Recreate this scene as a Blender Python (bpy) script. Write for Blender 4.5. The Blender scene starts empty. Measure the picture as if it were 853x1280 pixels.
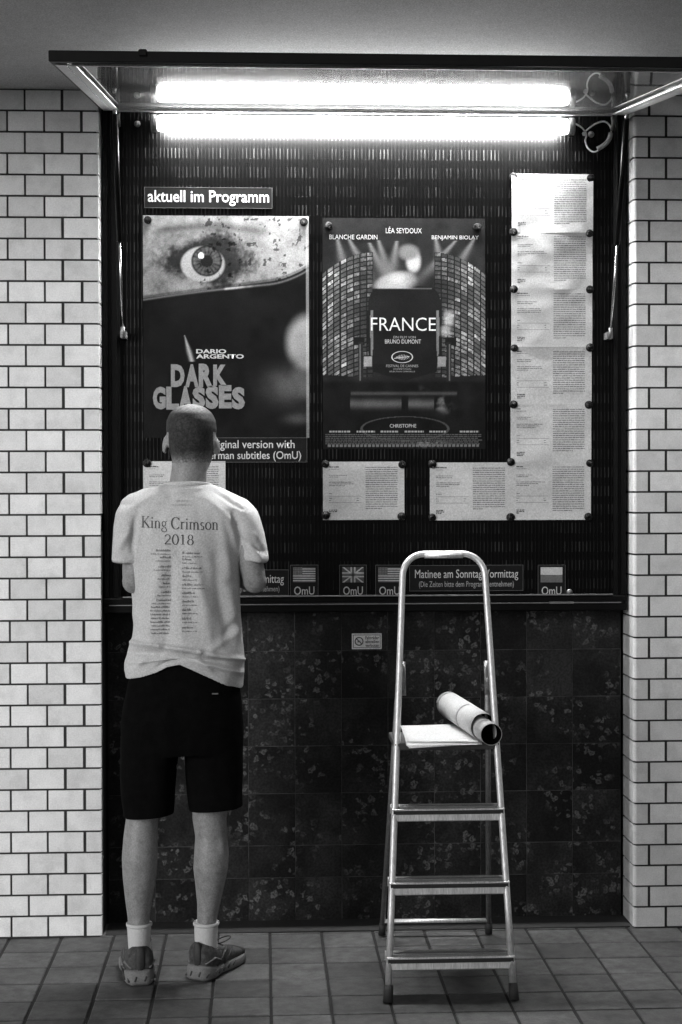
import bpy, bmesh, math, random
import numpy as np
from mathutils import Vector, Matrix, noise
from mathutils.bvhtree import BVHTree
random.seed(7)
SC = bpy.context.scene
COL = SC.collection

# ------------------------------------------------------------------ camera
FPX = 2019.74                                   # focal length in pixels of the 853x1280 photograph
YAW, PITCH, ROLL = 0.0490177, 0.0145251, -0.0026548
CAM = Vector((0.0, -5.8513, 1.6158))
_cy, _sy = math.cos(YAW), math.sin(YAW)
FWD = Vector((_sy*math.cos(PITCH), _cy*math.cos(PITCH), -math.sin(PITCH)))
_r = Vector((_cy, -_sy, 0)); _u = _r.cross(FWD)
RGT = _r*math.cos(ROLL) + _u*math.sin(ROLL)
UPV = -_r*math.sin(ROLL) + _u*math.cos(ROLL)
cd = bpy.data.cameras.new('camera'); cam = bpy.data.objects.new('camera', cd); COL.objects.link(cam)
cd.sensor_fit = 'VERTICAL'; cd.sensor_height = 36.0; cd.lens = FPX/1280*36
cd.clip_start = 0.05; cd.clip_end = 500
M = Matrix.Identity(4)
for i in range(3):
    M[i][0] = RGT[i]; M[i][1] = UPV[i]; M[i][2] = -FWD[i]; M[i][3] = CAM[i]
cam.matrix_world = M
SC.camera = cam

def at(px, py, axis, val):
    """the point of the plane (axis = val) behind a pixel of the photograph"""
    d = FWD + RGT*((px-426.5)/FPX) + UPV*((640-py)/FPX)
    return CAM + d*((val-CAM[axis])/d[axis])
def P(px, py, Y): return at(px, py, 1, Y)

# ------------------------------------------------------------------ world, sun, exposure
SUN_EL, SUN_AZ = math.radians(12), math.radians(-38)      # azimuth: from behind the camera, to its left
w = bpy.data.worlds.new('World'); SC.world = w; w.use_nodes = True
nt = w.node_tree; nt.nodes.clear()
sky = nt.nodes.new('ShaderNodeTexSky'); sky.sky_type = 'NISHITA'; sky.sun_disc = False
sky.sun_elevation = SUN_EL; sky.sun_rotation = math.radians(180)+SUN_AZ*-1
bw = nt.nodes.new('ShaderNodeRGBToBW'); bg = nt.nodes.new('ShaderNodeBackground'); wo = nt.nodes.new('ShaderNodeOutputWorld')
nt.links.new(sky.outputs[0], bw.inputs[0]); nt.links.new(bw.outputs[0], bg.inputs[0]); nt.links.new(bg.outputs[0], wo.inputs[0])
bg.inputs[1].default_value = 0.05
sd = bpy.data.lights.new('sun', 'SUN'); sun = bpy.data.objects.new('sun', sd); COL.objects.link(sun)
sd.energy = 0.95; sd.angle = math.radians(24); sd.color = (1, 1, 1)
sdir = Vector((math.sin(SUN_AZ)*math.cos(SUN_EL), -math.cos(SUN_AZ)*math.cos(SUN_EL), math.sin(SUN_EL)))
sun.rotation_euler = sdir.to_track_quat('Z', 'Y').to_euler()
TUBE_EMIT = 125.0
vs = SC.view_settings
vs.view_transform = 'Standard'; vs.look = 'None'; vs.exposure = 1.3; vs.gamma = 1.0
SC.render.film_transparent = False
cy = SC.cycles
cy.max_bounces = 8; cy.diffuse_bounces = 4; cy.glossy_bounces = 4; cy.transparent_max_bounces = 12
cy.caustics_reflective = False; cy.caustics_refractive = False
cy.sample_clamp_indirect = 4.0
cy.use_denoising = True; cy.use_adaptive_sampling = False

# ------------------------------------------------------------------ materials
MATS = {}
def mat(name, v, rough=0.6, metal=0.0, var=0.15, vscale=30, bump=0.0, bscale=80, spec=0.5, objvar=0.0, coat=0.0,
        dirt=0.0, dscale=4, stretch=(1,1,1), attr=None, bdist=0.002, grain=.20, grain_scale=200):
    if name in MATS: return MATS[name]
    m = bpy.data.materials.new(name); m.use_nodes = True
    n = m.node_tree; b = n.nodes['Principled BSDF']; L = n.links
    tc = n.nodes.new('ShaderNodeTexCoord'); mp = n.nodes.new('ShaderNodeMapping'); mp.inputs['Scale'].default_value = stretch
    geo = n.nodes.new('ShaderNodeNewGeometry')
    L.new(geo.outputs['Position'], mp.inputs['Vector'])
    def noi(sc, det=4, rg=0.6):
        t = n.nodes.new('ShaderNodeTexNoise'); t.inputs['Scale'].default_value = sc; t.inputs['Detail'].default_value = det
        t.inputs['Roughness'].default_value = rg; L.new(mp.outputs[0], t.inputs['Vector']); return t
    def math_(op, a, c):
        x = n.nodes.new('ShaderNodeMath'); x.operation = op
        for i, q in enumerate((a, c)):
            if q is None: continue
            if isinstance(q, (int, float)): x.inputs[i].default_value = q
            else: L.new(q, x.inputs[i])
        return x.outputs[0]
    if attr:
        at_ = n.nodes.new('ShaderNodeAttribute'); at_.attribute_name = attr
        val = math_('MULTIPLY', at_.outputs['Fac'], v)
    else:
        rgb = n.nodes.new('ShaderNodeValue'); rgb.outputs[0].default_value = v; val = rgb.outputs[0]
    if var:
        t = noi(vscale); mr = n.nodes.new('ShaderNodeMapRange'); L.new(t.outputs['Fac'], mr.inputs['Value'])
        mr.inputs['From Min'].default_value = .3; mr.inputs['From Max'].default_value = .7
        mr.inputs['To Min'].default_value = 1-var; mr.inputs['To Max'].default_value = 1+var
        val = math_('MULTIPLY', val, mr.outputs[0])
    if grain:
        t = noi(grain_scale, 2, .7); mr = n.nodes.new('ShaderNodeMapRange'); L.new(t.outputs['Fac'], mr.inputs['Value'])
        mr.inputs['From Min'].default_value = .3; mr.inputs['From Max'].default_value = .7
        mr.inputs['To Min'].default_value = 1-grain; mr.inputs['To Max'].default_value = 1+grain
        val = math_('MULTIPLY', val, mr.outputs[0])
    if dirt:
        t = noi(dscale, 8, .65); mr = n.nodes.new('ShaderNodeMapRange'); L.new(t.outputs['Fac'], mr.inputs['Value'])
        mr.inputs['From Min'].default_value = .48; mr.inputs['From Max'].default_value = .75
        mr.inputs['To Min'].default_value = 1; mr.inputs['To Max'].default_value = 1-dirt
        val = math_('MULTIPLY', val, mr.outputs[0])
    if objvar:
        oi = n.nodes.new('ShaderNodeObjectInfo'); mr = n.nodes.new('ShaderNodeMapRange'); L.new(oi.outputs['Random'], mr.inputs['Value'])
        mr.inputs['To Min'].default_value = 1-objvar; mr.inputs['To Max'].default_value = 1+objvar
        val = math_('MULTIPLY', val, mr.outputs[0])
    cb = n.nodes.new('ShaderNodeCombineColor')
    for i in range(3): L.new(val, cb.inputs[i])
    L.new(cb.outputs[0], b.inputs['Base Color'])
    b.inputs['Roughness'].default_value = rough; b.inputs['Metallic'].default_value = metal
    b.inputs['Specular IOR Level'].default_value = spec
    if coat: b.inputs['Coat Weight'].default_value = coat; b.inputs['Coat Roughness'].default_value = 0.08
    if bump:
        t = noi(bscale, 5); bp = n.nodes.new('ShaderNodeBump'); bp.inputs['Strength'].default_value = bump; bp.inputs['Distance'].default_value = bdist
        L.new(t.outputs['Fac'], bp.inputs['Height']); L.new(bp.outputs[0], b.inputs['Normal'])
    MATS[name] = m; m['bsdf'] = b.name
    return m

glazed = mat('white_glazed_tile', 0.70, rough=.2, var=.07, vscale=14, bump=.22, bscale=38, objvar=.11, dirt=.22, dscale=11, grain=.10, bdist=.003)
grout = mat('dark_grout', 0.025, rough=.95, var=.3)
plaster = mat('ceiling_plaster', 0.58, rough=.95, grain=.3, var=.05, vscale=25, bump=.2, bscale=220, dirt=.12, dscale=2)
paver_m = mat('paver_clay', 0.066, rough=.7, var=.4, vscale=22, bump=.6, bscale=110, objvar=.3, dirt=.6, dscale=6)
joint_m = mat('paver_joint', 0.015, rough=1, var=.4, vscale=90)
black_paint = mat('black_painted_metal', 0.004, rough=.36, spec=.09, var=.2, bump=.05, bscale=200)
alu = mat('brushed_aluminium', 0.75, rough=.42, metal=.65, var=.12, vscale=40, bump=.1, bscale=300, stretch=(1,1,.15), dirt=.3, dscale=12)
alu_dull = mat('dull_aluminium', 0.22, rough=.5, metal=.7, var=.2, vscale=40)
seal = mat('pale_seal_strip', 0.6, rough=.5, var=.1)
rubber = mat('black_rubber', 0.02, rough=.7)
chrome = mat('steel_rod', 0.6, rough=.2, metal=1.0)
paper_m = mat('white_paper', 0.49, rough=.75, var=.03, vscale=12, bump=.15, bscale=18, spec=.25, bdist=.004)
paper_edge = mat('grey_paper_back', 0.5, rough=.8)
ink = mat('black_ink', 0.05, rough=.7, var=.25, vscale=200)
ink_grey = mat('grey_ink', 0.10, rough=.7, var=.35, vscale=300)
magnet_m = mat('black_magnet_plastic', 0.006, rough=.55, spec=.15)
sign_black = mat('black_sign_plate', 0.005, spec=.2, rough=.45, var=.2)
sign_edge = mat('sign_plate_edge', 0.10, rough=.5)
letter_w = mat('pale_lettering', 0.5, rough=.6, var=.05)
letter_g = mat('grey_lettering', 0.30, rough=.6, var=.1)
letter_t = mat('title_lettering', 0.20, rough=.6, var=.15, vscale=60)
skin_m = mat('skin', 0.235, rough=.5, var=.09, vscale=60, bump=.35, bscale=160, spec=.35, dirt=.3, dscale=45, grain=.22)
hair_m = mat('shaved_hair', 0.05, rough=.55, var=.35, vscale=350, bump=.5, bscale=500)
shirt_m = mat('pale_cotton', 0.50, rough=.9, var=.06, vscale=500, bump=.35, bscale=14, spec=.15, bdist=.006)
shorts_m = mat('black_cotton', 0.004, rough=.95, var=.2, spec=.02, bump=.4, bscale=30)
sock_m = mat('sock_knit', 0.5, rough=.95, var=.12, vscale=150, bump=.8, bscale=40, stretch=(10,10,.5))
shoe_m = mat('shoe_mesh_fabric', 0.045, rough=.8, var=.6, vscale=70, bump=.5, bscale=300)
sole_m = mat('shoe_foam_sole', 0.15, rough=.7, var=.12)
shoe_dark = mat('shoe_dark_trim', 0.03, rough=.7)
cable_m = mat('pale_cable', 0.8, rough=.4)
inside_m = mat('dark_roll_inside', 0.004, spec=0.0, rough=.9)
print_m = mat('poster_print', 1.0, rough=.5, spec=.05, var=.04, vscale=200, attr='tone', bump=.25, bscale=7, bdist=.006)

def board_material():
    m = bpy.data.materials.new('ribbed_black_board'); m.use_nodes = True
    n = m.node_tree; b = n.nodes['Principled BSDF']; L = n.links
    geo = n.nodes.new('ShaderNodeNewGeometry'); sp = n.nodes.new('ShaderNodeSeparateXYZ'); L.new(geo.outputs['Position'], sp.inputs[0])
    def ma(op, *a):
        x = n.nodes.new('ShaderNodeMath'); x.operation = op
        for i, q in enumerate(a):
            if isinstance(q, (int, float)): x.inputs[i].default_value = q
            else: L.new(q, x.inputs[i])
        return x.outputs[0]
    X, Z = sp.outputs[0], sp.outputs[2]
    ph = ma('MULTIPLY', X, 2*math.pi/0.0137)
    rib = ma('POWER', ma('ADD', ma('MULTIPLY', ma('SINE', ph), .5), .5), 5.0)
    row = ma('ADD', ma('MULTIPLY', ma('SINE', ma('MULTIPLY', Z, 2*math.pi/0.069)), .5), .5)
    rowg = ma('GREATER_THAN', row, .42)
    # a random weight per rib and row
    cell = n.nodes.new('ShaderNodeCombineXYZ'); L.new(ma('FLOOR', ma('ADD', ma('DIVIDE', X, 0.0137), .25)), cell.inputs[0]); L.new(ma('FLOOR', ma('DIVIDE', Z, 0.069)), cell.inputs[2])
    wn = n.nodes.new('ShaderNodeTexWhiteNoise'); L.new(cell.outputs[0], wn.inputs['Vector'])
    glint_dash = ma('MULTIPLY', ma('MULTIPLY', rib, rowg), ma('ADD', ma('POWER', wn.outputs['Value'], 2.0), .08))
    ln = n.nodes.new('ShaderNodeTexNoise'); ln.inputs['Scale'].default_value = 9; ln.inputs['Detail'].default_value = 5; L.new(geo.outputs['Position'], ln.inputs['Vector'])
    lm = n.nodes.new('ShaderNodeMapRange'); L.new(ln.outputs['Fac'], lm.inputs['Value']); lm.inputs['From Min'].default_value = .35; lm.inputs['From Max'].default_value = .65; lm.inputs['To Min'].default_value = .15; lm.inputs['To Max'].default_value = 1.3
    glint_dash = ma('MULTIPLY', glint_dash, lm.outputs[0])
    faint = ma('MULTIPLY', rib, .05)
    h = ma('ADD', glint_dash, ma('MULTIPLY', rib, .5))
    val = ma('ADD', ma('MULTIPLY', ma('ADD', glint_dash, faint), .024), .0014)  # rib glints painted into the base colour as paler dashes
    cb = n.nodes.new('ShaderNodeCombineColor')
    for i in range(3): L.new(val, cb.inputs[i])
    L.new(cb.outputs[0], b.inputs['Base Color'])
    b.inputs['Roughness'].default_value = .36
    b.inputs['Specular IOR Level'].default_value = .07
    bp = n.nodes.new('ShaderNodeBump'); bp.inputs['Strength'].default_value = .5; bp.inputs['Distance'].default_value = .002
    L.new(h, bp.inputs['Height']); L.new(bp.outputs[0], b.inputs['Normal'])
    return m
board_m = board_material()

def stone_material():
    """dark polished slabs with clusters of rounded pale petal shaped marks"""
    m = bpy.data.materials.new('dark_patterned_stone'); m.use_nodes = True
    n = m.node_tree; b = n.nodes['Principled BSDF']; L = n.links
    geo = n.nodes.new('ShaderNodeNewGeometry'); oi = n.nodes.new('ShaderNodeObjectInfo')
    def ma(op, *a, clamp=False):
        x = n.nodes.new('ShaderNodeMath'); x.operation = op; x.use_clamp = clamp
        for i, q in enumerate(a):
            if isinstance(q, (int, float)): x.inputs[i].default_value = q
            else: L.new(q, x.inputs[i])
        return x.outputs[0]
    def mr(v, a, c, d=0., e=1.):
        x = n.nodes.new('ShaderNodeMapRange'); x.interpolation_type = 'SMOOTHSTEP'; L.new(v, x.inputs['Value'])
        for k, q in zip(('From Min', 'From Max', 'To Min', 'To Max'), (a, c, d, e)): x.inputs[k].default_value = q
        return x.outputs[0]
    off = n.nodes.new('ShaderNodeVectorMath'); off.operation = 'SCALE'; off.inputs['Scale'].default_value = 1.0
    cx = n.nodes.new('ShaderNodeCombineXYZ'); L.new(ma('MULTIPLY', oi.outputs['Random'], .35), cx.inputs[0]); L.new(ma('MULTIPLY', oi.outputs['Random'], .9), cx.inputs[2])
    ad = n.nodes.new('ShaderNodeVectorMath'); ad.operation = 'ADD'; L.new(geo.outputs['Position'], ad.inputs[0]); L.new(cx.outputs[0], ad.inputs[1])
    wt = n.nodes.new('ShaderNodeTexNoise'); wt.inputs['Scale'].default_value = 45; L.new(ad.outputs[0], wt.inputs['Vector'])
    wsc = n.nodes.new('ShaderNodeVectorMath'); wsc.operation = 'SCALE'; wsc.inputs['Scale'].default_value = .040; L.new(wt.outputs['Color'], wsc.inputs[0])
    wd = n.nodes.new('ShaderNodeVectorMath'); wd.operation = 'ADD'; L.new(ad.outputs[0], wd.inputs[0]); L.new(wsc.outputs[0], wd.inputs[1])
    vo = n.nodes.new('ShaderNodeTexVoronoi'); vo.inputs['Scale'].default_value = 36; vo.inputs['Randomness'].default_value = 1
    L.new(wd.outputs[0], vo.inputs['Vector'])
    spot = mr(vo.outputs['Distance'], .50, .30)
    core = mr(vo.outputs['Distance'], .08, .26)
    sepc = n.nodes.new('ShaderNodeSeparateColor'); L.new(vo.outputs['Color'], sepc.inputs[0])
    pick = mr(sepc.outputs[0], .15, .7)
    cl = n.nodes.new('ShaderNodeTexNoise'); cl.inputs['Scale'].default_value = 5.5; cl.inputs['Detail'].default_value = 2
    L.new(geo.outputs['Position'], cl.inputs['Vector'])
    clu = mr(cl.outputs['Fac'], .44, .57)
    fine = n.nodes.new('ShaderNodeTexNoise'); fine.inputs['Scale'].default_value = 120; fine.inputs['Detail'].default_value = 3; L.new(geo.outputs['Position'], fine.inputs['Vector'])
    s = ma('MULTIPLY', ma('MULTIPLY', ma('MULTIPLY', spot, ma('ADD', ma('MULTIPLY', core, .75), .25)), pick), clu)
    s = ma('MULTIPLY', s, mr(fine.outputs['Fac'], .3, .65, .35, 1.1))
    base = ma('ADD', ma('MULTIPLY', oi.outputs['Random'], .010), .010)
    base = ma('MULTIPLY', base, mr(fine.outputs['Fac'], .3, .7, .7, 1.3))
    big = n.nodes.new('ShaderNodeTexNoise'); big.inputs['Scale'].default_value = 9; L.new(ad.outputs[0], big.inputs['Vector'])
    base = ma('MULTIPLY', base, mr(big.outputs['Fac'], .35, .7, .8, 1.5))
    val = ma('ADD', ma('MULTIPLY', s, .088), base)
    cb = n.nodes.new('ShaderNodeCombineColor')
    for i in range(3): L.new(val, cb.inputs[i])
    L.new(cb.outputs[0], b.inputs['Base Color'])
    b.inputs['Roughness'].default_value = .45; b.inputs['Specular IOR Level'].default_value = .075
    return m
stone_m = stone_material()
stone_joint = mat('stone_joint', 0.04, rough=.9, var=.9, vscale=20)

def glass_material():
    m = bpy.data.materials.new('door_glass'); m.use_nodes = True
    n = m.node_tree; n.nodes.clear(); L = n.links
    o = n.nodes.new('ShaderNodeOutputMaterial'); mx = n.nodes.new('ShaderNodeMixShader')
    tr = n.nodes.new('ShaderNodeBsdfTransparent'); tr.inputs[0].default_value = (.93, .93, .93, 1)
    gl = n.nodes.new('ShaderNodeBsdfGlossy'); gl.inputs['Roughness'].default_value = .02
    lw = n.nodes.new('ShaderNodeLayerWeight'); pw = n.nodes.new('ShaderNodeMath'); pw.operation = 'POWER'; pw.inputs[1].default_value = 3
    ml = n.nodes.new('ShaderNodeMath'); ml.operation = 'MULTIPLY_ADD'; ml.inputs[1].default_value = .9; ml.inputs[2].default_value = .08
    lw.inputs['Blend'].default_value = .5
    L.new(lw.outputs['Facing'], pw.inputs[0]); L.new(pw.outputs[0], ml.inputs[0])
    L.new(ml.outputs[0], mx.inputs[0]); L.new(tr.outputs[0], mx.inputs[1]); L.new(gl.outputs[0], mx.inputs[2])
    df = n.nodes.new('ShaderNodeBsdfDiffuse'); df.inputs[0].default_value = (.6, .6, .6, 1)
    tn = n.nodes.new('ShaderNodeTexNoise'); tn.inputs['Scale'].default_value = 6; tn.inputs['Detail'].default_value = 6
    mr = n.nodes.new('ShaderNodeMapRange'); L.new(tn.outputs['Fac'], mr.inputs['Value']); mr.inputs['To Min'].default_value = 0.0; mr.inputs['To Max'].default_value = .10
    m2 = n.nodes.new('ShaderNodeMixShader'); L.new(mr.outputs[0], m2.inputs[0]); L.new(mx.outputs[0], m2.inputs[1]); L.new(df.outputs[0], m2.inputs[2])
    L.new(m2.outputs[0], o.inputs[0])
    return m
glass_m = glass_material()

def lamp_material():
    """diffusing sleeve of a fluorescent lamp, a little dimmer towards its limb"""
    m = bpy.data.materials.new('lit_lamp_sleeve'); m.use_nodes = True
    n = m.node_tree; n.nodes.clear(); L = n.links
    o = n.nodes.new('ShaderNodeOutputMaterial'); e = n.nodes.new('ShaderNodeEmission')
    lw = n.nodes.new('ShaderNodeLayerWeight'); lw.inputs['Blend'].default_value = .5
    inv = n.nodes.new('ShaderNodeMath'); inv.operation = 'SUBTRACT'; inv.inputs[0].default_value = 1; L.new(lw.outputs['Facing'], inv.inputs[1])
    pw = n.nodes.new('ShaderNodeMath'); pw.operation = 'POWER'; L.new(inv.outputs[0], pw.inputs[0]); pw.inputs[1].default_value = 2.2
    mr = n.nodes.new('ShaderNodeMath'); mr.operation = 'MULTIPLY_ADD'; L.new(pw.outputs[0], mr.inputs[0]); mr.inputs[1].default_value = TUBE_EMIT*1.75; mr.inputs[2].default_value = .15
    tc = n.nodes.new('ShaderNodeTexCoord'); sx = n.nodes.new('ShaderNodeSeparateXYZ'); L.new(tc.outputs['Generated'], sx.inputs[0])
    ab = n.nodes.new('ShaderNodeMath'); ab.operation = 'PINGPONG'; ab.inputs[1].default_value = .5; L.new(sx.outputs[0], ab.inputs[0])
    er = n.nodes.new('ShaderNodeMapRange'); er.interpolation_type = 'SMOOTHSTEP'; L.new(ab.outputs[0], er.inputs['Value']); er.inputs['From Max'].default_value = .03; er.inputs['To Min'].default_value = .004
    fm = n.nodes.new('ShaderNodeMath'); fm.operation = 'MULTIPLY'; L.new(mr.outputs[0], fm.inputs[0]); L.new(er.outputs[0], fm.inputs[1]); mr = fm
    L.new(mr.outputs[0], e.inputs['Strength']); L.new(e.outputs[0], o.inputs[0])
    return m
lamp_m = lamp_material()

# ------------------------------------------------------------------ object helpers
def link(name, me, m=None, parent=None):
    o = bpy.data.objects.new(name, me); COL.objects.link(o)
    if m is not None and hasattr(me, 'materials') and len(me.materials) == 0: me.materials.append(m)
    if parent is not None: o.parent = parent
    return o
def tag(o, label=None, cat=None, group=None, kind=None):
    if label: o['label'] = label
    if cat: o['category'] = cat
    if group: o['group'] = group
    if kind: o['kind'] = kind
    return o
def thing(name, label, cat, group=None, loc=(0, 0, 0)):
    o = bpy.data.objects.new(name, None); COL.objects.link(o); o.location = loc; o.empty_display_size = .05
    return tag(o, label, cat, group)
def to_mesh(bm, name, smooth=False):
    me = bpy.data.meshes.new(name); bm.normal_update(); bm.to_mesh(me); bm.free()
    if smooth:
        for p in me.polygons: p.use_smooth = True
    return me
def fix(parent):
    """children are given in world coordinates: keep them there under a moved parent"""
    return parent.location.copy()
def add_box(bm, x0, x1, y0, y1, z0, z1, bevel=0, seg=1):
    vs_ = [bm.verts.new((x, y, z)) for x in (x0, x1) for y in (y0, y1) for z in (z0, z1)]
    fs = []
    for f in ((0,1,3,2), (4,6,7,5), (0,4,5,1), (2,3,7,6), (0,2,6,4), (1,5,7,3)):
        fs.append(bm.faces.new([vs_[i] for i in f]))
    if bevel:
        es = {e for f in fs for e in f.edges}
        bmesh.ops.bevel(bm, geom=list(es), offset=bevel, segments=seg, affect='EDGES', profile=.5)
def box(name, x0, x1, y0, y1, z0, z1, m, parent=None, bevel=0, seg=1, smooth=False):
    bm = bmesh.new(); add_box(bm, x0, x1, y0, y1, z0, z1, bevel, seg)
    bmesh.ops.recalc_face_normals(bm, faces=bm.faces)
    o = link(name, to_mesh(bm, name, smooth), m, parent)
    return o
def frame_of(t, up=Vector((0, 0, 1))):
    t = t.normalized()
    if abs(t.dot(up)) > .98: up = Vector((0, 1, 0))
    a = t.cross(up).normalized(); b = a.cross(t).normalized()
    return a, b
def add_tube(bm, pts, rad, n=10, caps=True, flat=1.0, up=Vector((0, 0, 1)), closed=False):
    pts = [Vector(p) for p in pts]
    if not hasattr(rad, '__len__'): rad = [rad]*len(pts)
    rings = []
    N = len(pts); prev = None
    for i, p in enumerate(pts):
        if closed: t = pts[(i+1) % N]-pts[(i-1) % N]
        else: t = pts[min(i+1, N-1)]-pts[max(i-1, 0)]
        t.normalize()
        if prev is None: a, b = frame_of(t, up)
        else:
            a = prev - t*prev.dot(t)
            a.normalize(); b = a.cross(t).normalized()
        prev = a
        r = rad[i]
        rings.append([bm.verts.new(p + a*(math.cos(2*math.pi*k/n)*r) + b*(math.sin(2*math.pi*k/n)*r*flat)) for k in range(n)])
    rng = range(N if closed else N-1)
    for i in rng:
        A, B = rings[i], rings[(i+1) % N]
        for k in range(n): bm.faces.new((A[k], A[(k+1) % n], B[(k+1) % n], B[k]))
    if caps and not closed:
        bm.faces.new(rings[0][::-1]); bm.faces.new(rings[-1])
def tube(name, pts, rad, m, parent=None, n=10, flat=1.0, up=Vector((0, 0, 1)), closed=False):
    bm = bmesh.new(); add_tube(bm, pts, rad, n, True, flat, up, closed)
    bmesh.ops.recalc_face_normals(bm, faces=bm.faces)
    return link(name, to_mesh(bm, name, True), m, parent)
def smooth_path(pts, n=8):
    """Catmull-Rom through the points"""
    pts = [Vector(p) for p in pts]; out = []
    for i in range(len(pts)-1):
        p0, p1, p2, p3 = pts[max(i-1, 0)], pts[i], pts[i+1], pts[min(i+2, len(pts)-1)]
        for k in range(n):
            t = k/n
            out.append(.5*((2*p1)+(p2-p0)*t+(2*p0-5*p1+4*p2-p3)*t*t+(3*p1-p0-3*p2+p3)*t**3))
    out.append(pts[-1]); return out
def extrude_profile(bm, prof, place, a, b):
    """prof: closed 2D outline (u,v); place(u,v,w) -> point; swept from w=a to w=b"""
    A = [bm.verts.new(place(u, v, a)) for u, v in prof]; B = [bm.verts.new(place(u, v, b)) for u, v in prof]
    n = len(prof)
    for i in range(n): bm.faces.new((A[i], A[(i+1) % n], B[(i+1) % n], B[i]))
    bm.faces.new(A[::-1]); bm.faces.new(B)

# ------------------------------------------------------------------ pavement
G, GX, GY = 0.1874, -0.7251, -0.182
ground = link('pavement', None) if False else None
bm = bmesh.new(); add_box(bm, -30, 30, -40, .6, -.3, -.0042); bmesh.ops.recalc_face_normals(bm, faces=bm.faces)
pavement = link('pavement', to_mesh(bm, 'pavement'), joint_m); tag(pavement, kind='structure')
def paver_mesh(i):
    bm = bmesh.new()
    jx, jy = .0048, .0046
    add_box(bm, jx, G-jx, -.182+jy, -jy, -.03, -.001+random.uniform(-.0012, .0008), .0035, 2)
    for v in bm.verts:
        v.co.z += random.uniform(-.0004, .0004); v.co.x += random.uniform(-.0009, .0009); v.co.y += random.uniform(-.0009, .0009)
    bmesh.ops.recalc_face_normals(bm, faces=bm.faces)
    return to_mesh(bm, 'paver')
pmeshes = [paver_mesh(i) for i in range(8)]
for me in pmeshes: me.materials.append(paver_m)
NX0, NX1, NY = -5, 13, 9
for i in range(NX0, NX1):
    for j in range(-1, NY):
        o = link('paver', random.choice(pmeshes), None, pavement)
        o.location = (GX+i*G, -j*.182, 0)
bm = bmesh.new()
for i in range(-22, 34):
    for j in range(-1, 45):
        if NX0 <= i < NX1 and j < NY: continue
        add_box(bm, GX+i*G+.004, GX+(i+1)*G-.004, -(j+1)*.182+.002, -j*.182-.002, -.03, -.001)
bmesh.ops.recalc_face_normals(bm, faces=bm.faces)
o = link('paver_field', to_mesh(bm, 'paver_field'), paver_m, pavement); o['kind'] = 'stuff'

# ------------------------------------------------------------------ tiled walls either side, recess between them
ROW = 0.0762; NROW = 40; HT = ROW*NROW
XL, XR = -0.5804, 1.3580
DEP = 0.168                     # depth of the recess
def wall_side(sign, xe, pitch, full, half, label):
    root = thing('tiled_wall', label, 'wall', None, (xe, 0, 0))
    far = 2.6
    x0, x1 = (xe-far, xe-.009) if sign < 0 else (xe+.009, xe+far)
    o = box('wall_core', x0-xe, x1-xe, .0045, .5, -.02, HT+.02, grout, root)
    g = .0034
    def flat(wid):
        bm = bmesh.new(); add_box(bm, 0, wid-2*g, 0, .0085, 0, ROW-2*g, .0012, 1); bmesh.ops.recalc_face_normals(bm, faces=bm.faces)
        me = to_mesh(bm, 'tile'); me.materials.append(glazed); return me
    def corner(wid, dep):
        # rounded outer corner: the tile turns into the recess
        R_ = .014 if sign > 0 else .004; pr = [(wid-2*g, 0)]
        for k in range(10):
            a = math.pi/2*k/9
            pr.append((R_-R_*math.sin(a), R_-R_*math.cos(a)))
        pr += [(0, dep), (.008, dep), (.008, .0085+.006), (.0085+.006, .0085), (wid-2*g, .0085)]
        bm = bmesh.new()
        extrude_profile(bm, pr, lambda u, v, w_: Vector((-sign*-1*u*1.0 if sign > 0 else -u, v, w_)), 0, ROW-2*g)
        bmesh.ops.recalc_face_normals(bm, faces=bm.faces)
        me = to_mesh(bm, 'tile'); me.materials.append(glazed); return me
    mf, mcF, mcH = flat(pitch), corner(full, DEP-.001), corner(half, DEP-.001)
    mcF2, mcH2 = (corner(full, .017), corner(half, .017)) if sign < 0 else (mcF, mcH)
    stuff = bmesh.new(); cnt = 0
    for r in range(NROW):
        odd = r % 2 == 1
        isfull = odd if sign < 0 else (not odd)
        z = r*ROW+g
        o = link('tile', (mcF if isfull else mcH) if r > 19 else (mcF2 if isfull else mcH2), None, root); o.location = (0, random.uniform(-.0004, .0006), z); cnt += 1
        x = full if isfull else half
        k = 0
        while x < far-pitch:
            xs = -x-pitch+g if sign < 0 else x+g
            if k < (4 if sign < 0 else 3):
                o = link('tile', mf, None, root); o.location = (xs, random.uniform(-.0005, .0007), z); cnt += 1
                o.rotation_euler = (random.uniform(-.004, .004), 0, random.uniform(-.003, .003))
            else: add_box(stuff, xs, xs+pitch-2*g, 0, .0085, z, z+ROW-2*g)
            x += pitch; k += 1
    bmesh.ops.recalc_face_normals(stuff, faces=stuff.faces)
    o = link('tile_field', to_mesh(stuff, 'tile_field'), glazed, root); o['kind'] = 'stuff'
    return root
wall_side(-1, XL, .1312, .1312, .0625, 'white glazed brick-tile wall standing left of the display case, behind the man')
wall_side(+1, XR, .1285, .1225, .0600, 'white glazed brick-tile wall standing right of the display case, beyond the ladder')

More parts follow.
